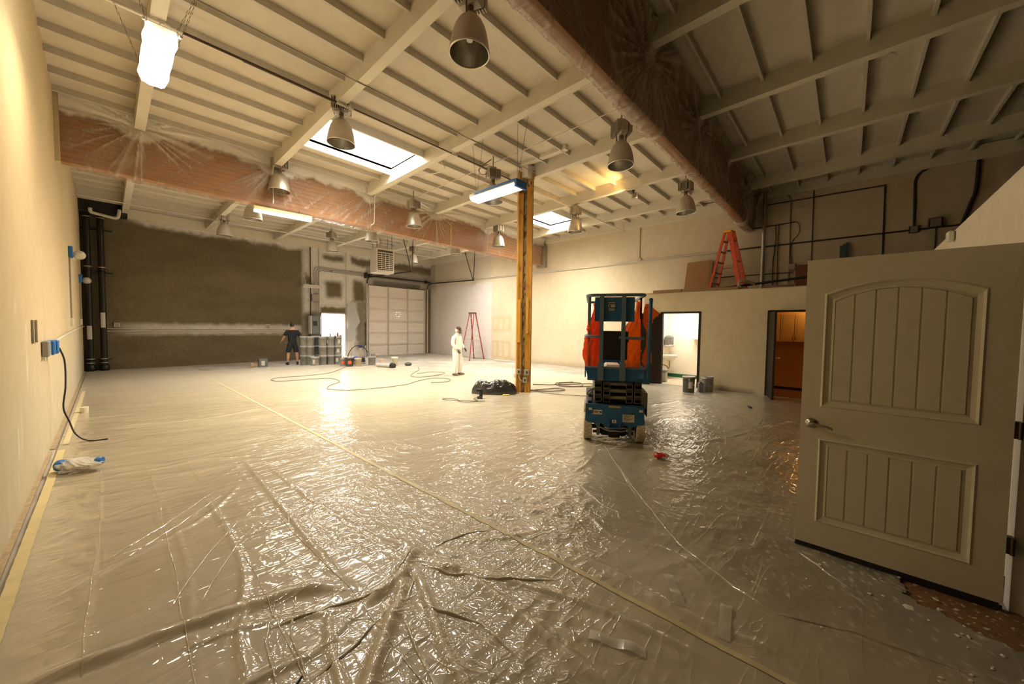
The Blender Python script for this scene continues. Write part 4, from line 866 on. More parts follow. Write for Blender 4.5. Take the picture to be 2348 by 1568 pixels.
for z in (.28,.90,1.66): MB().box(LW-.002,LW+.026,.004,LT-.004,z,z+.09).cyl((LW+.02,-.004,z),(LW+.02,-.004,z+.09),.009).build('hinge', M_hg, d)
# ================================================================== SCISSOR LIFT
U = (.44,-.9); lr = math.atan2(-.9,.44)+R(5)
L = thing('scissor_lift', 'blue scissor lift with guard rails, orange bags hung in it, parked on the film', 'lift', (4.373, 2.178, .014), lr)
M_lb = mat('lift_blue', (.028,.12,.26), .45, var=.12, vs_=12, spec=.4)
M_rl = mat('lift_rail_paint', (.14,.20,.255), .5, .2, var=.12, vs_=10)
M_sc = mat('scissor_steel', (.16,.145,.115), .5, .35, var=.2, vs_=15)
M_ti = mat('tan_tyre', (.55,.46,.32), .8, var=.15, vs_=14); M_bk = mat('matt_black', (.016,.015,.014), .55)
DP = 1.35
# wheels with tread blocks
def wheel(x, y):
    w_ = MB(); w_.M = Matrix.Translation((x, y, .172))
    w_.lathe([(.08,-.05),(.152,-.052),(.165,-.044),(.165,.044),(.152,.052),(.08,.05)], 28, axis='x')
    o = w_.build('wheel', M_ti, L)
    t = MB(); t.M = Matrix.Translation((x, y, .172))
    n = 22
    for k in range(n):
        a0 = 2*PI*k/n; 
        for s in (-1, 1):
            a = a0+(PI/n if s > 0 else 0); da = PI/n*.80; r0, r1 = .164, .173; sk = .35*da
            vs = []
            for r_ in (r0, r1):
                for xx, aa in ((s*.002, a-da+sk*1.6),(s*.047, a-da-sk),(s*.047, a+da-sk),(s*.002, a+da+sk*1.6)): vs.append((xx, r_*math.cos(aa), r_*math.sin(aa)))
            t.add(vs, [(4,5,6,7),(0,1,5,4),(1,2,6,5),(2,3,7,6),(3,0,4,7)])
    t.build('tread', M_ti, o)['kind'] = 'stuff'
    h = MB(); h.M = Matrix.Translation((x, y, .172)); h.lathe([(.02,-.056),(.055,-.056),(.07,-.05),(.07,.05),(.055,.056),(.02,.056)], 18, axis='x').build('hub', M_sc, o)
for x in (-.33,.33):
    for y in (.14, DP-.15): wheel(x, y)
# chassis with front plate
MB().box(-.355,.355,.02,DP,.27,.49,.01).build('chassis', M_lb, L)
MB().box(-.35,.35,.03,DP-.01,.489,.497).box(-.34,-.28,.05,.30,.497,.53,.01).box(-.33,-.27,.4,.9,.497,.55,.01).build('deck_cover', M_bk, L)
pl_ = [(-.365,.50),(-.365,.275),(-.30,.25),(-.15,.245),(-.09,.195),(-.09,.18),(.10,.18),(.12,.235),(.30,.225),(.365,.26),(.365,.475),(.10,.487),(.06,.47),(-.06,.47),(-.10,.495)]
MB().prism(pl_, -.012, .012, 'xz').build('front_plate', M_lb, L)
for s in (-1, 1): MB().prism([(s*.28,.262),(s*.19,.262),(s*.175,.225),(s*.175,.09),(s*.215,.08),(s*.222,.20)], .03, .09, 'xz').build('axle_bracket', M_rl, L)
MB().box(-.17,.17,.12,.24,.06,.24,.02).box(-.06,.08,.06,.13,.05,.20,.01).build('drive_motor', M_bk, L)
MB().cyl((-.26,.18,.09),(.26,.18,.09),.018).cyl((-.30,.26,.14),(.30,.26,.14),.03).build('axle', M_sc, L)
MB().tube(spline([(-.20,.03,.20),(-.07,-.03,.165),(.0,-.045,.17),(.10,-.03,.165),(.17,.0,.19),(.10,-.02,.21),(-.05,-.03,.19),(-.12,.0,.20)],5),.008,6).build('hose', mat('grey_hose', (.30,.27,.21), .5), L)
MB().prism([(-.075,.31),(-.075,.20),(.075,.20),(.075,.31),(.06,.31),(.06,.215),(-.06,.215),(-.06,.31)], -.055, -.01, 'xz').build('step_loop', M_lb, L)
M_lbl = mat('label_white', (.62,.58,.46), .6); M_ink = mat('ink', (.05,.045,.04), .6)
def placard(x0, x1, z0, z1, y, rows, nm='placard', base=None, ink=None):
    p = MB().box(x0,x1,y-.002,y,z0,z1).build(nm, base or M_lbl, L); m = MB()
    for (a,b,c,e) in rows: m.box(x0+a*(x1-x0), x0+b*(x1-x0), y-.0035, y-.0018, z0+c*(z1-z0), z0+e*(z1-z0))
    m.build('print', ink or M_ink, p)
placard(-.285,-.155,.365,.425,-.013,[(.03,.14,.1,.9),(.2,.75,.62,.74),(.2,.6,.36,.46),(.78,.95,.3,.7)])
placard(.10,.245,.285,.40,-.013,[(0,1,.86,1)]+[(.08,.08+.8-.15*(k%3),.74-.12*k,.78-.12*k) for k in range(6)])
placard(-.03,.02,.275,.315,-.056,[(.3,.6,.2,.8)])
for x in (-.325,.30): MB().box(x,x+.045,-.03,-.012,.42,.45,.004).build('tie_down', mat('white_shackle', (.65,.62,.52), .5), L)
MB().box(-.075,.075,-.018,-.012,.462,.486).build('yellow_plate', mat('dull_yellow', (.42,.34,.10), .6), L)
# folded scissor stack: three layers of box arms, open ends towards us
for x0, x1, off in ((-.255,-.165,.02),(-.145,-.055,0.0),(.145,.225,.0),(.245,.335,.0)):
    for k in range(3):
        z0 = .515+.092*k+off*.3; m = MB()
        m.box(x0,x1,.05,DP-.1,z0,z0+.008).box(x0,x1,.05,DP-.1,z0+.080,z0+.088).box(x0,x0+.008,.05,DP-.1,z0,z0+.088).box(x1-.008,x1,.05,DP-.1,z0,z0+.088)
        m.box(x0+.01,x1-.01,.10,.14,z0+.035,z0+.08)
        m.build('scissor_arm', M_sc, L)
for k in range(3): MB().cyl((-.06,.09,.575+.092*k),(.15,.09,.575+.092*k),.026,n=12).build('cross_tube', mat('olive_tube', (.28,.25,.17), .5, .3), L)
MB().box(-.06,.15,.16,.9,.51,.80).build('dark_core', M_bk, L)
MB().tube(spline([(-.26,.02,.70),(-.33,.0,.66),(-.345,.0,.62),(-.31,.0,.63),(-.26,.02,.69)],4),.006,5).build('loop_cable', M_bk, L)
MB().box(.34,.40,.05,.9,.46,.66).box(.395,.405,.03,.95,.36,.66).build('side_tank', M_sc, L)
# platform tray
tp = [(-.335,.81),(.255,.81),(.35,.965),(-.385,.985)]
m = MB(); fr = [(x,-.01,z) for x,z in tp]; bk = [(x,.02,z) for x,z in tp]
m.add(fr+bk, [(0,1,2,3),(7,6,5,4),(0,4,5,1),(1,5,6,2),(2,6,7,3),(3,7,4,0)]).build('tray_front', M_lb, L)
MB().box(-.385,.37,-.02,.03,.962,.985).build('tray_lip', M_rl, L)
MB().box(-.35,.36,.02,DP+.05,.80,.84).box(-.385,-.37,.02,DP+.05,.84,.985).box(.355,.37,.02,DP+.05,.84,.975).box(-.385,.37,DP+.04,DP+.055,.84,.98).build('platform', M_lb, L)
# guard rails
MB().tube(elbow((-.35,DP,1.90),(-.37,.0,1.90),(.345,.0,1.905),(.345,DP,1.90),(-.35,DP,1.90),r=.10),.021,8).build('top_rail', M_rl, L)
MB().tube(elbow((-.36,DP,1.36),(-.385,-.0,1.375),(-.20,-.02,1.37)),.018,8).tube(elbow((.0+.03,-.02,1.36),(.345,-.02,1.355),(.345,DP,1.35)),.018,8).tube([(.345,DP,1.35),(-.36,DP,1.36)],.018,8).build('mid_rail', M_rl, L)
for x in (-.185, .085):
    MB().box(x-.028-.0,x+.022,-.038,-.006,1.01,1.89).build('guard_post', M_rl, L); MB().box(x-.038,x+.034,-.044,-.012,.81,1.04).build('post_socket', M_rl, L)
for x, y in ((-.335,.10),(-.34,DP-.02),(.335,DP-.02),(.330,.30)): MB().box(x-.014,x+.014,y-.014,y+.014,.84,1.89).build('guard_post', M_bk if x > 0 else M_rl, L)
MB().tube([(.40,.02,.80),(.41,.02,1.84)],.023,8).lathe([(.025,1.83),(.027,1.85),(.012,1.865)],10,(.41,.02,0)).build('entry_post', M_lb, L)
MB().box(.34,.42,.0,.04,.78,.86).build('entry_socket', M_lb, L)
# control panel sheet between the posts, with instruction placard
MB().box(-.275,.215,-.005,.004,1.565,1.875).build('sign_sheet', M_lb, L)
placard(-.115,-.018,1.69,1.815,-.006,[(.05,.2,.86,.96),(.25,.95,.88,.95),(.05,.95,.75,.80),(.35,.95,.48,.70),(.05,.2,.5,.68),(.08,.9,.34,.40),(.08,.9,.22,.28),(.08,.9,.08,.14)],'placard',mat('placard_black',(.03,.03,.03),.5),mat('placard_print',(.55,.52,.42),.6))
MB().box(-.20,.145,.05,.11,1.07,1.445,.015).box(-.21,-.19,.04,.12,1.30,1.44,.005).box(.14,.155,.04,.12,1.30,1.44,.005).build('control_box', M_bk, L)
MB().box(-.12,.08,.10,.5,.84,1.0,.02).build('pale_carton', mat('pale_carton', (.75,.58,.38), .7), L)
# orange bags: translucent, top-level because they only hang there
def cloth(name, P, m, label, cat, loc, rz, th=None):
    o = link(name, grid_mesh(name, P), m, label=label, cat=cat, loc=loc, rz=rz); return o
M_or = mat('orange_plastic', (1.0,.38,.07), .4, transl=.72, coat=.4, var=.12, vs_=8, spec=.5)
M_rd = mat('red_orange_plastic', (1.0,.20,.05), .35, transl=.65, coat=.5, var=.15, vs_=8, spec=.5)
def bag_tube(fn, na=64, nz=90):
    A, T = np.meshgrid(np.linspace(0, 2*PI, na), np.linspace(0, 1, nz), indexing='ij'); P = fn(A, T); P[-1] = P[0]; return P
def creases(A, T, k=0): return .30*ridge(np.cos(A)*1.6+k+T*2, np.sin(A)*1.6+T*1.2, 7)+.22*ridge(np.cos(A)*3+k, np.sin(A)*3+T*7, 8)+.14*perlin(np.cos(A)*4+k, np.sin(A)*4+T*11)-.15
def leftbag(A, T):
    z = 1.80-T*.83; w = .028+.062*sst(.05,.35,T)-.035*boxm(T,T*0,.44,.50,-1,1,.05)+.012*sst(.6,.9,T); cx = -.275+.025*np.sin(T*6+.5)
    r = 1+creases(A, T, 1); return np.stack([cx+w*np.cos(A)*r, .12+.045*np.sin(A)*r, z+.01*np.cos(A*3)], -1)
def rightbag(A, T):
    z = 1.84-T*.90; w = .020+.105*sst(.1,.6,T)-.02*sst(.7,.9,T); cx = .285-.075*sst(.0,.55,T)
    r = 1+creases(A, T, 4)*1.2; return np.stack([np.minimum(cx+w*np.cos(A)*r, .322), .20+.07*np.sin(A)*r, z+.012*np.cos(A*2)], -1)
lw = (4.373, 2.178, .014)
cloth('hanging_bag', bag_tube(leftbag), M_rd, 'crumpled red-orange plastic bag hung at the left inside the lift guard rail', 'bag', lw, lr)
cloth('hanging_bag', bag_tube(rightbag), M_or, 'big orange plastic bag hung at the right inside the lift guard rail', 'bag', lw, lr)
def outer(A, T):
    z = 1.80-T*.84; lob = boxm(T,T*0,.0,.36,-1,1,.09)*.9+boxm(T,T*0,.72,.95,-1,1,.07)*.85; w = .010+.040*lob
    r = 1+creases(A, T, 8)*1.4; tip = .075*np.exp(-((T-.15)/.06)**2)*np.clip(np.cos(A), 0, 1)
    return np.stack([.40+w*np.cos(A)*r+tip, .15+.03*np.sin(A)*r, z], -1)
cloth('hanging_bag', bag_tube(outer), M_or, 'orange plastic bulging outside the right guard rail of the lift', 'bag', lw, lr)
# ================================================================== STEPLADDERS
def stepladder(name, label, loc, rz, h, spread, wb_, wt, m_rail, m_top, m_step, nst, deep=.045, rdeep=.6):
    """front rails at +y foot, rear at -y; climbs in -y"""
    t = thing(name, label, 'ladder', loc, rz)
    for s in (-1, 1):
        MB().bar((s*wb_/2, spread/2, .02), (s*wt/2, .06, h-.04), .028, deep, (0,1,0)).build('rail', m_rail, t)
        MB().bar((s*wb_*.46, -spread/2, .02), (s*wt*.46, -.05, h-.04), .024, deep*rdeep, (0,1,0)).build('rear_rail', m_rail, t)
        MB().box(s*wb_/2-.02, s*wb_/2+.02, spread/2-.035, spread/2+.03, 0, .03).build('foot', M_bk, t)
        MB().box(s*wb_*.46-.018, s*wb_*.46+.018, -spread/2-.03, -spread/2+.03, 0, .03).build('foot', M_bk, t)
        MB().bar((s*wb_*.42, spread*.28, h*.42), (s*wb_*.40, -spread*.28, h*.42), .006, .02).build('spreader_bar', m_step, t)
    for k in range(nst):
        f = (k+1)/(nst+1); z = h*f; w_ = wb_+(wt-wb_)*f; y = spread/2+(.06-spread/2)*f
        MB().box(-w_/2, w_/2, y-.04, y+.03, z-.012, z+.008).build('step', m_step, t)
        if k % 2 == 0: MB().box(-w_/2*.92, w_/2*.92, -spread/2*(1-f)-.055*f-.012, -spread/2*(1-f)-.055*f+.012, z-.010, z+.010).build('rear_brace', m_step, t)
    MB().box(-wt/2-.03, wt/2+.03, -.10, .10, h-.06, h, .012).build('top_cap', m_top, t); return t
M_rf = mat('red_fibreglass', (.36,.035,.03), .45, var=.1, vs_=12); M_of = mat('orange_fibreglass', (.66,.075,.015), .45, var=.25, vs_=9, two=((.75,.62,.45), 18, .66, .74))
M_st = mat('ladder_alu', (.60,.56,.48), .4, .7)
stepladder('stepladder', 'tall red stepladder standing open before the white primed wall', (10.95, 12.35, 0), R(-78), 2.10, 1.05, .56, .26, M_rf, mat('ladder_cap_dark', (.12,.06,.04), .5), M_st, 7)
stepladder('stepladder', 'orange stepladder with yellow cap standing open on the office roof', (11.0, 2.38, 2.452), R(-8), 1.62, .74, .50, .24, M_of, mat('yellow_cap', (.85,.45,.03), .5), mat('brown_step', (.35,.12,.05), .5), 5, .06, 1.7)
# ================================================================== THINGS ON THE OFFICE ROOF
d2 = MB(); d2.add([(11.45,3.62,2.45),(11.52,3.00,2.45),(11.75,2.95,3.48),(11.68,3.60,3.46),(11.49,3.62,2.45),(11.56,3.0,2.45),(11.79,2.95,3.48),(11.72,3.60,3.46)], [(0,1,2,3),(4,7,6,5),(0,4,5,1),(1,5,6,2),(2,6,7,3),(3,7,4,0)])
d2.build('flush_door_slab', mat('tan_door_slab', (.44,.235,.10), .55, var=.06, vs_=2), label='tan door slab leaning on the wall on the office roof', cat='door slab')
MB().box(11.56,11.62,2.90,2.98,2.45,3.44).build('flush_door_slab', mat('dark_slab_edge', (.26,.17,.08), .6), label='darker slab edge-on behind the leaning tan slab', cat='door slab')
MB().tube([(10.05,3.95,2.49),(10.06,3.22,2.49)], .040, 12).build('cardboard_tube', mat('cardboard_tube', (.30,.18,.085), .7, var=.08), label='left short piece of brown tube along the office roof edge', cat='tube')
MB().tube([(10.06,3.20,2.49),(10.08,1.95,2.485)], .036, 12).build('cardboard_tube', mat('cardboard_tube'), label='longer brown tube along the office roof edge, in front of the slab', cat='tube')
MB().tube([(10.5,2.45,2.53),(10.6,.2,2.74)], .028, 10).build('black_pipe', M_bk, label='long black pipe lying across the office roof behind the ladder', cat='pipe')
MB().box(10.06,10.16,.9,1.50,2.452,2.50).build('timber_offcut', mat('dark_timber', (.13,.09,.05), .7, var=.2), label='dark timber offcut on the roof edge right of the vent pipe', cat='timber')
MB().tube(elbow((10.3,1.98,2.46),(10.3,1.98,2.66),(10.38,1.84,2.66),(10.5,1.70,2.6),r=.06), .036, 12).build('elbow_pipe', mat('tan_elbow', (.45,.34,.20), .5), label='tan elbow pipe sticking up from the office roof beside the ladder', cat='pipe')
pp = MB(); 
A, B = np.meshgrid(np.linspace(0,1,14), np.linspace(0,1,30), indexing='ij'); P = np.stack([10.12+.35*A+.05*fbm(A*3,B*3,2), 1.78+.72*B, 2.462+.07*np.clip(ridge(A*4,B*7,4),0,1)*sst(0,.15,B)*sst(1,.85,B)], -1)
link('film_heap', grid_mesh('film_heap', P), mat('bag_plastic'), label='crumpled clear film lying on the office roof at the ladder feet', cat='plastic film')
# ================================================================== WASH ROOM AND KITCHENETTE FITTINGS
M_por = mat('porcelain', (.85,.80,.70), .15, coat=.5)
t = thing('wash_basin', 'white wall-hung wash basin seen through the lit doorway', 'sink', (11.30, 4.10, .66), R(180))
b_ = MB(); b_.M = Matrix.Translation((0,.20,0)) @ Matrix.Diagonal((.26,.22,1,1))
b_.lathe([(.30,-.12),(.62,-.08),(.92,-.01),(1.0,.045),(.99,.06),(.90,.055),(.75,.0),(.3,-.04),(.02,-.05)], 28).build('bowl', M_por, t)
MB().box(-.24,.24,0,.10,-.03,.06,.01).build('back_ledge', M_por, t)
MB().tube(elbow((0,.05,.06),(0,.05,.13),(0,.16,.12),r=.04),.012,8).cyl((-.06,.05,.06),(-.06,.05,.11),.012).cyl((.06,.05,.06),(.06,.05,.11),.012).build('tap', M_nk, t)
MB().tube(elbow((0,.2,-.10),(0,.2,-.30),(.07,.2,-.36),(.10,.15,-.26),(.10,.02,-.24),r=.05),.016,10).build('trap', mat('dull_brass', (.30,.20,.10), .35, .9), t)
t = thing('paper_towel_dispenser', 'grey paper towel dispenser on the wash room wall by the basin', 'dispenser', (11.50, 4.10, .95), R(180))
MB().box(-.15,.15,0,.20,0,.34,.05).build('case', mat('smoke_plastic', (.12,.11,.10), .3), t); MB().box(-.155,.155,.02,.21,.0,.07,.02).build('lower_tray', mat('grey_plastic', (.42,.40,.34), .5), t)
MB().box(11.52,11.80,2.40,3.40,1.20,1.85).build('wall_cabinet', mat('white_cabinet', (.86,.80,.70), .4), label='white wall cabinet on the right in the wash room', cat='cabinet')
t = thing('waste_bin', 'small grey lidded bin just inside the wash room door', 'bin', (10.52, 3.82, .006))
MB().box(-.09,.09,-.12,.12,0,.27,.02).build('bin_body', mat('grey_plastic'), t); MB().box(-.10,.10,-.13,.13,.27,.36,.03).build('lid', mat('grey_lid', (.25,.26,.22), .5), t)
t = thing('kitchen_cabinet', 'orange-lit wooden wall cabinet in the kitchenette', 'cabinet', (11.50,.40,1.21), R(90))
M_kc = mat('maple', (.62,.40,.16), .45, var=.08, vs_=6, stretch=(4,4,.6))
MB().box(0,1.4,-.0+0,.28-.28+.001,0,.001).build('cabinet_floor', M_kc, t)
MB().box(0,1.4,-.02,.27-.28+.24,0,.69).build('cabinet_body', M_kc, t)
for k in range(5):
    x = k*.28; o = MB().box(x+.006,x+.274,.232,.25,.01,.68,.004).box(x+.05,x+.23,.25,.254,.06,.63).build('cabinet_door', M_kc, t)
    MB().cyl((x+(.25 if k%2 else .03),.275,.05),(x+(.25 if k%2 else .03),.275,.15),.006,n=6).build('handle', M_bk, o)
# ================================================================== PAILS AND CANS
def pail(name, label, loc, r, h, m, cat='pail', lid=None, group=None, rz=0, bail=True, band=None):
    t = thing(name, label, cat, loc, rz, group)
    MB().lathe([(r*.89,0),(r*.91,.004),(r*.97,h*.86),(r*1.03,h*.865),(r*1.03,h*.895),(r*.98,h*.90),(r,h*.985),(r*1.02,h)], 24, cap=False).lathe([(.001,.003),(r*.89,.003)],24,cap=False).build('body', m, t)
    if lid: MB().lathe([(r*1.05,h*.955),(r*1.05,h+.004),(r*.98,h+.008),(r*.94,h-.004),(.001,h-.004)], 24, cap=False).build('lid', lid, t)
    else: MB().lathe([(r*1.02,h),(r*.96,h),(r*.90,h*.6),(.001,h*.55)], 24, cap=False).build('inside', mat('pail_inside', (.45,.42,.36), .6), t)
    if bail: MB().tube([(r*1.04*math.cos(a), -r*.15-.0-r*1.0*abs(math.sin(a))*1.0, h*.84-.45*h*math.sin(a)) for a in np.linspace(0,PI,14)], .003, 4).build('bail', M_chain, t)
    if band: MB().lathe([(r*.945,h*.28),(r*.975,h*.70)], 8, a0=band[1], a1=band[2], cap=False).build('paper_label', band[0], t)
    return t
M_pg = mat('pail_grey', (.37,.36,.335), .5, .15, var=.1); M_pg2 = mat('pail_blue_grey', (.19,.20,.20), .45, .2, var=.1); M_pl = mat('pail_green_grey', (.31,.33,.31), .5, var=.1)
STK = [(4.83,14.62,'first stack counted from the person in black',M_pl),(5.00,14.50,'second stack counted from the person in black',M_pg),(5.27,14.75,'third, bluish stack counted from the person in black',M_pg2),(5.33,14.24,'fourth stack counted from the person in black',M_pg),(5.60,14.22,'fifth stack counted from the person in black',M_pg),(5.86,14.20,'last stack counted from the person in black',M_pg),(5.52,14.46,'bluish hidden stack added to block daylight between fourth and fifth stacks',M_pg2),(5.79,14.44,'bluish hidden stack added to block daylight between fifth and last stacks',M_pg2)]  # last two stacks are added behind the gaps to block daylight
lidm = mat('pail_lid', (.43,.42,.39), .5); lblw = mat('pail_label', (.62,.58,.48), .6)
for i, (x, y, nm, m) in enumerate(STK):
    for k in range(3):
        pail('pail', '%s pail of the %s' % (['bottom','middle','top'][k], nm), (x, y, .345*k), (.137), .338, m, lid=lidm, group='grey pails stacked three high by the exit door', rz=i*.9+k*.3, band=(lblw, -1.3+.5*(i%2), -.6+.5*(i%2)) if i not in (2,6,7) else None)
pail('pail', 'single grey pail standing in front of the stacked pails', (4.97, 14.0, 0), .14, .32, M_pg, lid=lidm, band=(lblw, -2.4, -1.9))
def flame_can(label, loc, r, h, m, a):
    t = pail('solvent_can', label, loc, r, h, m, cat='can', lid=mat('can_top', (.5,.5,.46), .3, .8))
    MB().lathe([(r*.955,h*.32),(r*.975,h*.66)], 7, a0=a-.45, a1=a+.45, cap=False).build('paper_label', mat('red_label', (.85,.12,.04), .5), t); return t
flame_can('grey can with a red label at the right end of the pails', (5.62, 13.2, 0), .105, .30, M_pg, -1.9)
flame_can('dark can with an orange-red label and wire handle, front of the pail group', (5.74, 12.95, 0), .135, .34, mat('dark_can', (.09,.085,.08), .4, .3), -1.9)
pail('pail', 'tan pail right of the dark can with the orange-red label', (5.98, 12.80, 0), .12, .31, mat('tan_pail', (.48,.40,.28), .5))
g = pail('pail', 'dull grey drum with a box on its lid, between sprayer and loading door', (6.62, 13.05, 0), .135, .31, M_pg, lid=lidm)
pail('pail', 'cream white pail behind the lying hose roll by the loading door', (7.06, 12.2, 0), .115, .32, mat('cream_pail', (.78,.72,.58), .5), lid=mat('cream_lid', (.80,.75,.62), .5))
MB().box(6.60,6.72,12.98,13.10,.325,.42,.008).build('small_carton', mat('dark_carton', (.22,.20,.17), .6), label='small dark carton standing on the dull grey drum', cat='box')
MB().cyl((6.50,13.12,.325),(6.50,13.12,.46),.05,n=14).build('small_tin', M_pg2, label='small round tin on the dull grey drum beside the carton', cat='tin')
pail('pail', 'dark green-grey paint pail standing at the wash room doorway', (9.20, 2.72, .012), .135, .37, mat('dark_green_pail', (.10,.105,.08), .5, var=.5, vs_=8, two=((.55,.5,.4), 9, .62, .66)), lid=mat('crusted_lid', (.62,.56,.44), .6), band=(lblw, -2.9, -2.2))
pail('pail', 'open silver pail right of the wash room doorway', (9.66, 2.44, .012), .135, .355, mat('silver_pail', (.42,.41,.37), .35, .6, var=.12))
t = thing('solvent_tin', 'rectangular blue-grey tin with cap between the two pails at the wash room door', 'tin', (9.42, 2.52, .012), R(30))
MB().box(-.075,.075,-.05,.05,0,.22,.008).build('body', mat('tin_blue', (.20,.21,.24), .35, .5), t); MB().cyl((-.04,0,.22),(-.04,0,.245),.02,n=12).build('cap', M_bk, t)
MB().tube(elbow((-.02,0,.22),(.0,0,.25),(.05,0,.25),(.06,0,.22),r=.02),.005,5).build('handle', M_bk, t)
for k, (x, y, w_, h_, l_) in enumerate(((5.56,14.14,.022,.14,'slim brown bottle standing on the fifth stack of pails'),(5.84,14.16,.035,.17,'tall brown can standing on the last stack of pails'),(5.92,14.12,.045,.07,'low brown jar on the last stack, right of the tall can'),(5.72,14.10,.03,.05,'small brown jar on the stacks between bottle and tall can'))):
    MB().lathe([(w_,0),(w_,h_*.7),(w_*.55,h_*.82),(w_*.5,h_)],12).build('small_bottle', mat('brown_plastic', (.40,.18,.10), .5), label=l_, cat='bottle', loc=(x,y,1.032))
# small paint things left of the person in black
t = thing('paint_tin', 'small metal paint tin on the floor left of the person in black', 'tin', (3.62,14.95,0)); MB().box(-.13,.13,-.09,.09,0,.26,.01).build('body', M_gb, t); MB().box(-.06,.04,-.094,-.09,.04,.2).build('paper_label', lblw, t)
MB().tube(elbow((-.12,0,.26),(-.12,0,.31),(.12,0,.31),(.12,0,.26),r=.03),.006,5).build('handle', M_chain, t)
MB().box(3.36,3.50,15.0,15.08,0,.10,.01).box(3.28,3.37,15.0,15.06,.0,.14,.01).build('caulking_tubes', mat('tan_tubes', (.45,.33,.22), .6), label='small tan cartons beside the metal paint tin', cat='carton')
MB().box(2.9,3.1,.0,.0,.0,.0) if 0 else None
# sprayer, hose arch, odds and ends before the loading door
t = thing('paint_sprayer', 'airless paint sprayer with hose arch standing between pails and loading door', 'sprayer', (6.42,13.55,0))
M_bl = mat('pump_blue', (.03,.06,.30), .4)
MB().cyl((0,0,.10),(0,0,.62),.035,n=12).cyl((0,0,.50),(0,0,.62),.055,n=12).build('pump_rod', M_alu, t)
MB().box(-.05,.05,-.05,.05,.62,.72,.01).box(-.28,-.10,-.06,.08,.12,.30,.03).build('pump_head', M_bl, t)
MB().box(-.12,.14,-.10,.12,.08,.26,.03).build('motor', M_bk, t)
MB().tube(elbow((-.32,.05,.0),(-.32,.05,.78),r=.05),.014,8).tube([(.22,.05,.0),(.22,.05,.70)],.012,8).cyl((-.32,.05,.05),(.22,.05,.05),.012).build('cart_frame', M_alu, t)
for s in (-.3,.2): MB().lathe([(.02,-.02),(.075,-.02),(.08,0),(.075,.02),(.02,.02)],16,(s,.14,.08),'x').build('wheel', M_bk, t)
MB().tube([(-.62+.30*(1-math.cos(a)) if 0 else -.12-.42*math.cos(a),-.1,.12+.60*math.sin(a)) for a in np.linspace(0,PI,18)],.014,7).build('hose', M_bk, t)
MB().box(5.9,6.3,13.7,13.9,0,.30,.02).build('bright_carton', mat('white_carton', (.80,.78,.72), .6), label='white carton in the daylight behind the sprayer', cat='box')
MB().lathe([(.0,-.62),(.07,-.62),(.07,.0),(.095,.0),(.10,.10),(.085,.13),(.03,.13)],20,axis='x').build('hose_roll', mat('white_roll', (.72,.69,.62), .45), label='long white roll with black end lying on the floor', cat='roll', loc=(6.60,11.62,.09), rz=R(-70))
MB().lathe([(.101,-.005),(.103,.095),(.087,.133),(.02,.134)],20,axis='x').build('hose_roll_end', M_bk, SC.objects['hose_roll'])
rag = MB().ball((0,0,.06),.12,1.2,.8,.6); rag.build('rag', mat('dark_rag', (.10,.09,.08), .8), label='dark crumpled rag right of the cream white pail', cat='rag', loc=(7.50,12.0,-.005))
for k, (x, y, s) in enumerate(((6.75,12.6,.10),(6.95,12.9,.13),(6.85,12.35,.08))):
    A, T = np.meshgrid(np.linspace(0,2*PI,20), np.linspace(0,1,12), indexing='ij'); rr = s*np.sin(np.clip(T,.02,1)*PI*.5+.0)*(1+.35*perlin(A*1.3+k*5,T*4)); 
    P = np.stack([x+rr*np.cos(A)*1.0, y+rr*np.sin(A), s*1.5*(1-T)*(1+.2*perlin(A*2,T*3))+.0], -1); P[-1] = P[0]
    link('paper_heap', grid_mesh('paper_heap', P), mat('crumpled_paper', (.55,.48,.40), .7, var=.2), label=['small','largest','lowest'][k]+' heap of crumpled wrapping left of the cream white pail', cat='wrapping')
MB().box(6.62,6.72,12.35,12.45,0,.27,.004).build('upright_box', mat('pink_box', (.62,.45,.36), .6), label='narrow pinkish upright box beside the lying white roll', cat='box')
# hoses on the floor
def hose(label, pts, r, m, name='hose', z=.004): 
    P = [Vector(q) for q in spline([(a, b, 0) for a, b, *c in pts], 8)]; H_ = film_h(np.array([[q.x for q in P]]), np.array([[q.y for q in P]]))[0]
    for q, h_ in zip(P, H_): q.z = float(h_)+r+z
    return MB().tube(P, r, 6).build(name, m, label=label, cat='hose')
M_ho = mat('hose_grey', (.26,.22,.16), .5)
hose('long grey spray hose looping over the film in front of the pails', [(5.6,12.9),(4.6,11.6),(3.9,11.3),(3.0,11.3),(2.9,10.7),(3.6,10.5),(4.05,10.3),(4.0,9.6),(3.55,9.1),(3.35,8.6),(3.7,8.15),(4.4,8.0),(5.0,8.05),(5.5,8.35),(6.1,8.5),(6.35,8.1),(6.0,7.75),(5.6,7.9)], .0095, M_ho)
hose('second grey hose curling on the film left of the person in white', [(7.4,11.2),(6.9,10.4),(6.4,9.9),(5.9,9.3),(6.0,8.9),(6.7,9.0),(7.1,9.3),(6.9,9.7),(6.3,9.6)], .009, M_ho)
hose('tangled cord heap on the floor between column and lift', [(7.3,5.9),(7.6,5.5),(8.1,5.2),(8.5,4.9),(8.2,4.7),(7.8,5.0),(7.7,5.4),(8.1,5.5),(8.4,5.2),(8.0,4.9),(7.6,5.2),(7.9,5.6),(8.4,5.4)], .010, mat('cord_brown', (.15,.11,.07), .6))
hose('grey air hose running right from the foot of the column', [(6.6,5.75),(6.65,5.3),(6.8,4.95),(7.2,4.85),(7.25,5.1),(6.95,5.25),(6.7,5.35)], .012, M_ho)
hose('thin cord from the column foot across the film', [(6.52,5.6),(6.55,5.2),(6.6,4.8),(6.8,4.3),(7.1,3.9)], .006, mat('cord_brown'))
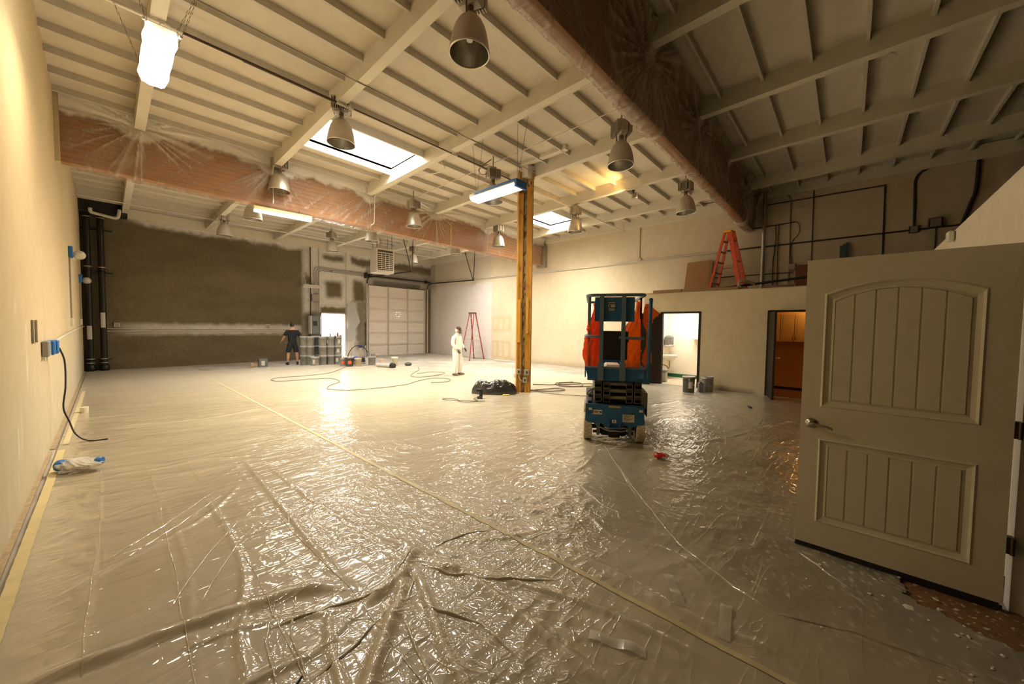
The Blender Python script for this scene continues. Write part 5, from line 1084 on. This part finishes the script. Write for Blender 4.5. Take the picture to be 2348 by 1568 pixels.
# ================================================================== AT THE FOOT OF THE COLUMN
A, T = np.meshgrid(np.linspace(0, 2*PI, 56), np.linspace(0, 1, 26), indexing='ij')
rr = np.sin(T*PI/2)**.8; fold = .22*ridge(np.cos(A)*1.5, np.sin(A)*1.5+T*2.2, 7)+.14*ridge(np.cos(A)*3+2, np.sin(A)*3+T*4, 8); 
bx_ = .43*rr*np.cos(A)*(1+.16*np.cos(2*A)+.12*perlin(A*1.2,T*0+4)); by__ = .22*rr*np.sin(A)*(1+.2*perlin(A*1.2+9,T*0))
P = np.stack([bx_, by__, .27*np.cos(T*PI/2)**.75*(1+.38*perlin(bx_*4.2+3, by__*4))+fold*.26*np.sin(T*PI)+.0], -1); P[-1] = P[0]
link('rubbish_bag', grid_mesh('rubbish_bag', P), mat('black_bag_film', (.028,.026,.022), .22, coat=.6, bump=.5, bs=14, spec=.6), label='black rubbish bag slumped at the left foot of the column', cat='bag', loc=(5.74,5.72,.012), rz=R(-45))
t = thing('battery_tool', 'black upright cordless tool left of the rubbish bag', 'tool', (5.13,5.50,.012), R(-40))
MB().cyl((0,0,.03),(0,0,.17),.035,n=14).build('barrel', M_bk, t); MB().box(-.08,.03,-.05,.05,0,.05,.01).build('battery', M_bk, t); MB().box(-.10,.02,-.03,.03,.15,.21,.015).build('grip', M_bk, t)
MB().cyl((-.02,0,.05),(.10,0,.05),.0,n=4) if 0 else None
hose('thin cord looping on the film left of the cordless tool', [(5.10,5.60),(4.98,5.55),(4.9,5.35),(4.75,5.5),(4.55,5.75),(4.50,5.95),(4.65,5.95),(4.7,5.7),(4.6,5.55),(4.75,5.35),(5.0,5.25)], .005, M_bk)
t = thing('yellow_tool', 'small yellow hand tool on the film in front of the rubbish bag', 'tool', (5.72,5.35,.03), R(-45)); MB().box(-.07,.07,-.018,.018,0,.02,.005).build('handle', mat('tool_yellow', (.80,.55,.05), .5), t); MB().box(.07,.20,-.010,.010,.004,.014).build('blade', mat('dark_blade', (.15,.10,.06), .5), t)
def cpt(x, y, z): 
    return (CC[0]+x*math.cos(CR)-y*math.sin(CR), CC[1]+x*math.sin(CR)+y*math.cos(CR), z)
def ebox(x, y, z, w_, h, label):
    t = thing('outlet_box', label, 'electrical box', cpt(x, y, z), CR); MB().box(-w_/2,w_/2,-.05,0,-h/2,h/2,.005).build('box_body', mat('zinc_box', (.50,.50,.42), .4, .5), t); MB().box(-.015,.015,-.056,-.05,-.025,.025).build('receptacle', M_bk, t); return t
ebox(-.11, -hd, .49, .09, .12, 'left upper zinc outlet box on the column'); ebox(.07, -hd+.01, .475, .10, .125, 'right upper zinc outlet box on the column'); ebox(.03, -hd+.01, .30, .09, .12, 'lower zinc outlet box on the column')
pipe('cable', spline([cpt(-.11,-hd-.03,.43),cpt(-.09,-hd-.05,.33),cpt(-.02,-hd-.04,.28)],5), .008, mat('white_flex', (.62,.58,.48), .5), 'short white cable between the zinc boxes on the column', 6, 'cable')
# hose reel cart behind the column
t = thing('hose_reel', 'hose reel cart half hidden behind the column', 'reel', (7.35,6.40,0), R(40))
MB().lathe([(.03,-.10),(.14,-.10),(.14,-.09),(.08,-.08),(.08,.08),(.14,.09),(.14,.10),(.03,.10)],22,(.30,.0,.16),'x').build('reel_drum', mat('dark_reel', (.14,.12,.09), .5), t)
MB().box(-.25,.1,-.10,.10,.03,.07).cyl((-.2,0,.05),(-.2,0,.42),.05,n=12).build('frame', M_gb, t)
MB().tube(spline([(-.2,-.05,.10),(-.32,-.10,.02),(-.42,-.12,.20),(-.60,-.15,.45),(-.85,-.15,.50),(-.92,-.12,.42),(-.80,-.1,.20),(-.60,-.1,.10),(-.3,-.1,.12),(-.2,-.05,.25)],6),.014,7).build('hose', mat('hose_cream', (.50,.44,.33), .5), t)
MB().tube([(-.72,-.1,.0),(-.72,-.1,.17)],.012,6).build('hose_nozzle', M_gb, t)
# ================================================================== SMALL THINGS
# red and white packet
P = np.zeros((5,4,3)); gx, gy = np.meshgrid(np.linspace(-.09,.09,5), np.linspace(-.05,.05,4), indexing='ij'); P[...,0]=gx; P[...,1]=gy; P[...,2]=.045+.03*perlin(gx*30+2,gy*40)+.02*np.abs(gx)*10
t = thing('crisp_packet', 'crumpled red and white packet on the film in front of the lift', 'packet', (4.22,1.52,.014), R(-50))
b_ = MB().ball((0,0,.04),.06,1.5,.7,.55,14,8); me = b_.mesh('packet_body'); co = np.empty(len(me.vertices)*3); me.vertices.foreach_get('co', co); co = co.reshape(-1,3); co += .018*np.stack([perlin(co[:,0]*40,co[:,2]*40),perlin(co[:,1]*40+5,co[:,2]*40),perlin(co[:,0]*35+8,co[:,1]*40)],-1); me.vertices.foreach_set('co', co.ravel()); me.polygons.foreach_set('use_smooth', [False]*len(me.polygons))
link('packet_body', me, mat('red_packet', (.75,.03,.02), .3, coat=.5, two=((.85,.80,.74), 14, .52, .55)), t)
me = grid_mesh('torn_flap', P); link('torn_flap', me, mat('packet_white', (.85,.80,.74), .4), t, loc=(.02,.03,.02))
t = thing('black_clip', 'small black clamp lying on the film before the kitchenette wall', 'clamp', (8.20,1.31,.014), R(20)); MB().box(-.05,.05,-.02,.02,0,.025,.006).build('jaw', M_bk, t); MB().box(.04,.12,-.008,.008,.008,.02).box(.03,.10,.012,.03,.008,.02).build('grip', M_bk, t)
# taped up item in clear bag by the left wall
A, T = np.meshgrid(np.linspace(0,2*PI,60), np.linspace(0,1,50), indexing='ij'); s_ = np.sin(PI*np.clip(T,.03,.97))**.55
cr_ = 1+.28*ridge(np.cos(A)*2+T*5, np.sin(A)*2+T*3, 6)+.25*perlin(np.cos(A)*2.2+9, np.sin(A)*2.2+T*7)-.15; P = np.stack([(T-.5)*.40, .10*s_*np.cos(A)*cr_, .075+.066*s_*np.sin(A)*cr_*(1-.35*T)], -1)
t = thing('bagged_fixture', 'object bagged in clear plastic with blue tape lying by the left wall', 'bag', (-.21,5.55,.012), R(-38))
link('clear_bag', grid_mesh('clear_bag', P), mat('hazy_bag', (.78,.72,.62), .25, coat=.7, alpha=.55, bump=.6, bs=12), t)
MB().ball((-.02,0,.06),.05,2.2,1,.8).build('wrapped_item', mat('pale_item', (.62,.58,.46), .6), t)
MB().lathe([(.035,-.19),(.055,-.17),(.055,-.11),(.045,-.10)],14,(0,0,.07),'x').build('blue_tape_band', M_blue, t); MB().lathe([(.02,.12),(.035,.14),(.03,.18)],12,(0,.02,.10),'x').build('blue_tape_band', M_blue, t)
MB().cyl((0,0,0),(0,0,.09),.045,.05,12).build('paper_cup', mat('paper_cup', (.72,.64,.48), .6), label='small pale cup on the film far along the left wall', cat='cup', loc=(-.27,9.1,.012))
# left wall outlets, surface conduits, bagged sconces
pipe('surface_conduit', spline([(XL+.02,6.9,1.21),(XL+.02,9,1.26),(XL+.02,12,1.30),(XL+.02,16.7,1.33)],4), .014, M_pp, 'painted conduit along the left wall from the taped outlet to the far corner', 6, 'conduit')
t = thing('taped_outlet', 'double outlet covered with blue tape on the left wall', 'outlet', (XL,6.62,1.19))
MB().box(0,.05,-.30,-.04,-.085,.085,.008).build('outlet_box', mat('grey_outlet', (.26,.25,.22), .5), t); MB().box(0,.075,-.05,.09,-.08,.08,.01).box(0,.09,.15,.30,-.08,.08,.01).build('blue_tape_cover', M_blue, t)
pipe('power_cord', spline([(XL+.09,6.90,1.17),(XL+.12,7.0,1.0),(XL+.12,6.98,.7),(XL+.10,6.95,.45),(XL+.14,6.95,.28),(XL+.19,6.9,.12),(-.18,6.85,.03),(-.02,6.80,.025)],8), .0085, M_bk, 'black cord hanging from the taped outlet down to the film', 7, 'cable')
def sconce(y, z, zb, label):
    t = thing('bagged_sconce', label, 'wall lamp', (XL,y,z))
    MB().box(0,.06,-.05,.09,-.10,.12,.01).build('blue_tape_cover', M_blue, t)
    b = MB().ball((.14,.05,-.03),.10,.9,1.15,.9,16,10); b.build('clear_bag', mat('hazy_bag'), t)
    MB().ball((.13,.05,-.03),.06,1,1.0,.8).build('lamp_head', M_white, t)
    MB().box(0,.025,-.006,.006,zb-z+.1,-.1).build('wire_cover', M_gp, t); MB().box(0,.04,-.05,.05,zb-z-.06,zb-z+.10,.005).build('switch_box', M_pp, t)
sconce(11.3,2.83,1.45,'nearer bagged wall lamp with blue tape on the left wall'); sconce(15.3,2.62,1.45,'farther bagged wall lamp with blue tape on the left wall')
MB().box(XL,XL+.012,5.62,5.66,1.28,1.50).box(XL,XL+.012,5.88,5.92,1.28,1.50).build('wall_channel', mat('channel_metal', (.32,.28,.20), .5, .3), label='pair of short metal channels on the left wall above the taped outlet', cat='bracket')
# white studs on right partition, loose bits on the floor
pipe('white_pipe', [(11.3,11.3,.04),(11.45,10.2,.03)], .022, M_pp, 'white pipe lying at the foot of the right wall behind the column', 8)
MB().tube(spline([(.30,1.62,.022),(.35,1.66,.03),(.40,1.62,.022),(.46,1.60,.022),(.52,1.64,.02)],5),.005,5).build('cable_tie', M_bk, label='short dark twisted wire on the film in the left foreground', cat='wire')
MB().box(3.335,10.05,-.742,-.735,.0,.07).build('baseboard_office', mat('black_rubber'), kind='structure')
t = thing('smoke_sensor', 'small white sensor box on the top edge of the slanted partition', 'sensor', (5.6,-.735,2.42)); MB().box(-.05,.05,0,.05,-.03,.07,.012).build('case', mat('white_cabinet'), t)
# ================================================================== PEOPLE
def skinned(name, J, E, root, m, parent, sub=2, post=None):
    """J: name -> (x,y,z,radius[,radius2]); grown with a Skin modifier, then applied"""
    names = list(J); idx = {n: i for i, n in enumerate(names)}
    me = bpy.data.meshes.new(name+'_cage'); me.from_pydata([J[n][:3] for n in names], [(idx[a], idx[b]) for a, b in E], [])
    o = bpy.data.objects.new(name, me); COL.objects.link(o)
    s = o.modifiers.new('skin', 'SKIN'); s.use_smooth_shade = True; s.branch_smoothing = .4
    for i, n in enumerate(names):
        d_ = me.skin_vertices[0].data[i]; r = J[n][3:]; d_.radius = (r[0], r[1] if len(r) > 1 else r[0]); d_.use_root = (n == root)
    u = o.modifiers.new('sub', 'SUBSURF'); u.levels = sub; u.render_levels = sub
    dg = bpy.context.evaluated_depsgraph_get(); dg.update()
    nm = bpy.data.meshes.new_from_object(o.evaluated_get(dg)); nm.name = name
    bpy.data.objects.remove(o); bpy.data.meshes.remove(me)
    if post: post(nm)
    nm.materials.clear(); nm.polygons.foreach_set('use_smooth', [True]*len(nm.polygons))
    return link(name, nm, m, parent)
def hand(parent, wrist, direc, palm_n, m, s=1.0, curl=.5, side=1, name='hand'):
    """palm and five separate curled fingers; returned as one skinned mesh per chain set"""
    d_ = Vector(direc).normalized(); n = Vector(palm_n).normalized(); a = n.cross(d_).normalized()*side; W = Vector(wrist)
    J = {}; E = []; J['w'] = (*W, .020*s, .014*s); J['p'] = (*(W+d_*.035*s), .030*s, .013*s); J['k'] = (*(W+d_*.068*s), .030*s, .012*s); E = [('w','p'),('p','k')]
    for i, (off, ln) in enumerate(((-.026,.062),(-.009,.072),(.009,.068),(.026,.052))):
        base = W+d_*.075*s+a*off*s; c = base; dirn = d_.copy(); prev = 'k'
        for q in range(3):
            dirn = (dirn*math.cos(curl*.8)+n*math.sin(curl*.8)).normalized(); c = c+dirn*ln*s*(.42,.33,.25)[q]
            if q == 0: J['b%d' % i] = (*base, .0085*s); E.append(('k','b%d' % i)); prev = 'b%d' % i
            k = 'f%d%d' % (i, q); J[k] = (*c, .0078*s-.0006*q*s); E.append((prev, k)); prev = k
    t0 = W+d_*.025*s-a*.024*s; t1 = t0-a*.026*s+d_*.018*s+n*.01*s; t2 = t1+d_*.028*s+n*.014*s
    J['t0'] = (*t0, .010*s); J['t1'] = (*t1, .0095*s); J['t2'] = (*t2, .008*s); E += [('w','t0'),('t0','t1'),('t1','t2')]
    return skinned(name, J, E, 'w', m, parent, 1)
M_sk = mat('skin', (.50,.27,.17), .5, var=.04, spec=.4); M_ts = mat('black_tee', (.012,.012,.014), .85); M_sh = mat('black_shorts', (.010,.010,.013), .8)
M_hr = mat('dark_hair', (.02,.015,.012), .7)
def head(parent, c, s, m, yaw=0, tilt=0, cap=None):
    hd = MB(); hd.M = Matrix.Translation(c) @ Matrix.Rotation(yaw, 4, 'Z') @ Matrix.Rotation(tilt, 4, 'X') @ Matrix.Scale(s, 4)
    # skull, jaw, face: faces -y
    bm = bmesh.new(); bmesh.ops.create_uvsphere(bm, u_segments=24, v_segments=18, radius=1)
    for v in bm.verts:
        x, y, z = v.co; w_ = .078*(1-.16*max(0,-z)**1.5); dpt = .095
        X, Y, Z = x*w_, y*dpt, z*.118
        if z < -.1 and y < 0: X *= 1-.22*min(1, -z); Y *= 1-.05*(-z)
        if y > 0 and z < -.45: Y *= .72
        if y < -.85 and -.35 < z < .12: Y -= .020*math.exp(-((x)/.14)**2)*math.exp(-((z+.14)/.16)**2)*1.0   # nose
        if y < -.6 and .02 < z < .28: Y += .007*math.exp(-((abs(x)-.38)/.16)**2)                             # eye sockets
        if y < -.8 and z < -.42: Y -= .005*math.exp(-((z+.5)/.07)**2)*math.exp(-(x/.3)**2)
        v.co = (X, Y, Z)
    hd.bm(bm, True)
    for sx in (-1, 1): hd.ball((sx*.080, .004, -.004), .028, .35, .6, 1, 10, 7)
    return hd.build('head', m, parent)
def hair(parent, c, s, yaw, m, cover=.15, name='hair', grow=1.05):
    h = MB(); h.M = Matrix.Translation(c) @ Matrix.Rotation(yaw, 4, 'Z') @ Matrix.Scale(s*grow, 4)
    vs = []; n = 24; rows = 9
    for i in range(rows+1):
        for k in range(n):
            a = 2*PI*k/n; front = max(0, -math.sin(a)); lim = 1.95-.95*front**.7+cover*0; th = lim*i/rows
            vs.append((.080*math.sin(th)*math.cos(a), .097*math.sin(th)*math.sin(a), .120*math.cos(th)))
    h.add(vs, [(i*n+k, i*n+(k+1)%n, (i+1)*n+(k+1)%n, (i+1)*n+k) for i in range(rows) for k in range(n)], True)
    return h.build(name, m, parent)
# --- man in black, seen from behind, facing the far wall (+y); local -y is his front so he is turned about
s = 1.54/1.78
p1 = thing('person', 'person in black t-shirt and shorts seen from behind, arms held out, before the far wall', 'person', (4.52,14.85,0), R(180-8))
J = {k: tuple(q*s for q in v) for k, v in {
 'pel':(0,0,.93,.145,.115),'bel':(0,-.01,1.06,.15,.12),'che':(0,.0,1.26,.165,.12),'sho':(0,.015,1.42,.13,.09),'nek':(0,.015,1.51,.062),'hed':(0,-.005,1.60,.055),
 'sl':(-.17,.01,1.41,.066),'el':(-.29,-.03,1.17,.046),'wl':(-.34,-.17,.99,.030),'sr':(.17,.01,1.41,.066),'er':(.29,-.03,1.18,.046),'wr':(.37,-.12,1.0,.030),
 'hl':(-.10,0,.88,.095),'kl':(-.15,-.01,.49,.058),'cl':(-.165,.02,.34,.058),'al':(-.175,.01,.09,.036),
 'hr':(.10,0,.88,.095),'kr':(.15,-.01,.49,.058),'cr':(.165,.02,.34,.058),'ar':(.175,.01,.09,.036)}.items()}
E = [('pel','bel'),('bel','che'),('che','sho'),('sho','nek'),('nek','hed'),('sho','sl'),('sl','el'),('el','wl'),('sho','sr'),('sr','er'),('er','wr'),('pel','hl'),('hl','kl'),('kl','cl'),('cl','al'),('pel','hr'),('hr','kr'),('kr','cr'),('cr','ar')]
skinned('body', J, E, 'pel', M_sk, p1)
head(p1, Vector((0,-.01,1.655))*s, s*1.02, M_sk, 0, 0); hair(p1, Vector((0,-.008,1.66))*s, s*1.02, 0, M_hr)
hand(p1, Vector((-.345,-.185,.975))*s, (-.3,-.8,-.35), (.7,-.1,-.7), M_sk, s*1.1, .35, 1); hand(p1, Vector((.375,-.135,.985))*s, (.25,-.8,-.35), (-.7,-.1,-.7), M_sk, s*1.1, .35, -1)
T = {k: tuple(q*s for q in v) for k, v in {'a':(0,0,.80,.172,.14),'b':(0,-.01,1.04,.178,.145),'c':(0,0,1.27,.192,.145),'d':(0,.015,1.425,.15,.105),'n':(0,.015,1.475,.085),
 'l1':(-.18,.01,1.41,.085),'l2':(-.255,-.01,1.26,.078),'l3':(-.275,-.02,1.21,.078),'r1':(.18,.01,1.41,.085),'r2':(.255,-.01,1.26,.078),'r3':(.275,-.02,1.22,.078)}.items()}
skinned('t_shirt', T, [('a','b'),('b','c'),('c','d'),('d','n'),('d','l1'),('l1','l2'),('l2','l3'),('d','r1'),('r1','r2'),('r2','r3')], 'c', M_ts, p1)
T = {k: tuple(q*s for q in v) for k, v in {'a':(0,0,1.05,.160,.130),'b':(0,0,.88,.17,.14),'l1':(-.105,0,.80,.118),'l2':(-.145,-.005,.57,.105),'l3':(-.15,-.005,.53,.108),'r1':(.105,0,.80,.118),'r2':(.145,-.005,.57,.105),'r3':(.15,-.005,.53,.108)}.items()}
skinned('shorts', T, [('a','b'),('b','l1'),('l1','l2'),('l2','l3'),('b','r1'),('r1','r2'),('r2','r3')], 'b', M_sh, p1)
def shoe(parent, x, y, yaw, s, m, name='shoe'):
    b = MB(); b.M = Matrix.Translation((x*s, y*s, 0)) @ Matrix.Rotation(yaw, 4, 'Z') @ Matrix.Scale(s, 4)
    bm = bmesh.new(); bmesh.ops.create_uvsphere(bm, u_segments=18, v_segments=12, radius=1)
    for v in bm.verts:
        X, Y, Z = v.co; hgt = .075 if Y > .1 else .05; zz = .045+Z*hgt*(1.0 if Z > 0 else .6); v.co = (X*.048*(1.1 if Y < -.2 else .9), Y*.145-.045, max(.0, zz))
    b.bm(bm, True); b.tube([(0,.03,.05),(0,.02,.13)], [.045,.042], 12); return b.build(name, m, parent)
shoe(p1, -.175, .01, R(-12), s, M_bk); shoe(p1, .175, .01, R(14), s, M_bk)
# --- person in white coveralls walking, facing right in the picture
s = 1.46/1.78
M_cv = mat('white_coverall', (.85,.80,.72), .75, bump=.5, bs=9, var=.04, vs_=7); M_gl = mat('dark_glove', (.03,.03,.03), .6)
p2 = thing('person', 'person in hooded white coverall, dark cap and gloves, looking down, walking', 'person', (7.04,8.62,.012), R(20))
J = {k: tuple(q*s for q in v) for k, v in {
 'pel':(0,0,.94,.19,.165),'bel':(0,-.03,1.07,.195,.18),'che':(0,-.01,1.28,.20,.155),'sho':(0,.01,1.43,.135,.10),'nek':(0,-.01,1.50,.085),'hed':(0,-.025,1.58,.075),
 'sl':(-.19,.02,1.40,.09),'el':(-.27,.02,1.15,.075),'wl':(-.22,-.14,.97,.042),'sr':(.19,.02,1.40,.09),'er':(.28,.0,1.15,.075),'wr':(.22,-.17,1.0,.042),
 'hl':(-.10,0,.86,.135),'kl':(-.11,-.02,.50,.11),'al':(-.12,.03,.12,.075),'al2':(-.12,.03,.07,.078),
 'hr':(.10,0,.86,.135),'kr':(.12,-.10,.50,.11),'ar':(.12,-.04,.13,.075),'ar2':(.12,-.04,.08,.078)}.items()}
E = [('pel','bel'),('bel','che'),('che','sho'),('sho','nek'),('nek','hed'),('sho','sl'),('sl','el'),('el','wl'),('sho','sr'),('sr','er'),('er','wr'),('pel','hl'),('hl','kl'),('kl','al'),('al','al2'),('pel','hr'),('hr','kr'),('kr','ar'),('ar','ar2')]
skinned('coverall', J, E, 'pel', M_cv, p2)
hc = Vector((0,-.05,1.645))*s
head(p2, hc, s, M_sk, 0, R(18)); hair(p2, hc+Vector((0,.006,-.004)), s, 0, M_cv, name='hood', grow=1.14)
cp = MB(); cp.M = Matrix.Translation(hc+Vector((0,0,.012))) @ Matrix.Rotation(R(18), 4, 'X') @ Matrix.Scale(s, 4)
cp.lathe([(.096,.020),(.098,.05),(.090,.085),(.065,.112),(.03,.124),(.001,.126)], 22, cap=False)
cp.add([(-.075,-.065,.03),(-.06,-.15,.012),(0,-.175,.008),(.06,-.15,.012),(.075,-.065,.03),(-.075,-.065,.038),(-.06,-.15,.018),(0,-.175,.014),(.06,-.15,.018),(.075,-.065,.038)], [(0,1,2,3,4),(9,8,7,6,5),(0,5,6,1),(1,6,7,2),(2,7,8,3),(3,8,9,4),(4,9,5,0)])
cp.build('cap', mat('maroon_cap', (.11,.05,.045), .8), p2)
mk = MB(); mk.M = Matrix.Translation(hc) @ Matrix.Rotation(R(18), 4, 'X') @ Matrix.Scale(s, 4)
mk.ball((0,-.075,-.045), .052, 1.0,.8,.9, 14, 9); mk.cyl((-.04,-.09,-.055),(-.07,-.115,-.06),.026,n=12).cyl((.04,-.09,-.055),(.07,-.115,-.06),.026,n=12); mk.build('respirator', mat('respirator_grey', (.12,.11,.10), .5), p2)
gg = MB(); gg.M = Matrix.Translation(hc) @ Matrix.Rotation(R(18), 4, 'X') @ Matrix.Scale(s, 4); gg.ball((0,-.076,.012), .05, 1.25,.5,.5, 14, 8); gg.build('goggles', M_bk, p2)
hand(p2, Vector((-.215,-.155,.95))*s, (.1,-.55,-.8), (.9,.1,-.2), M_gl, s*1.25, .55, 1, 'glove'); hand(p2, Vector((.215,-.185,.98))*s, (-.1,-.7,-.6), (-.9,.1,-.3), M_gl, s*1.25, .55, -1, 'glove')
shoe(p2, -.12, .02, R(-8), s*1.05, mat('brown_boot', (.16,.10,.06), .7)); shoe(p2, .12, -.05, R(8), s*1.05, mat('brown_boot'))
# ================================================================== to metres
seen = set()
for o in list(SC.objects):
    if o.type == 'MESH' and o.data.name not in seen:
        seen.add(o.data.name); o.data.transform(Matrix.Scale(S, 4))
    if o.type != 'LIGHT': o.location = o.location*S
bpy.context.view_layer.update()
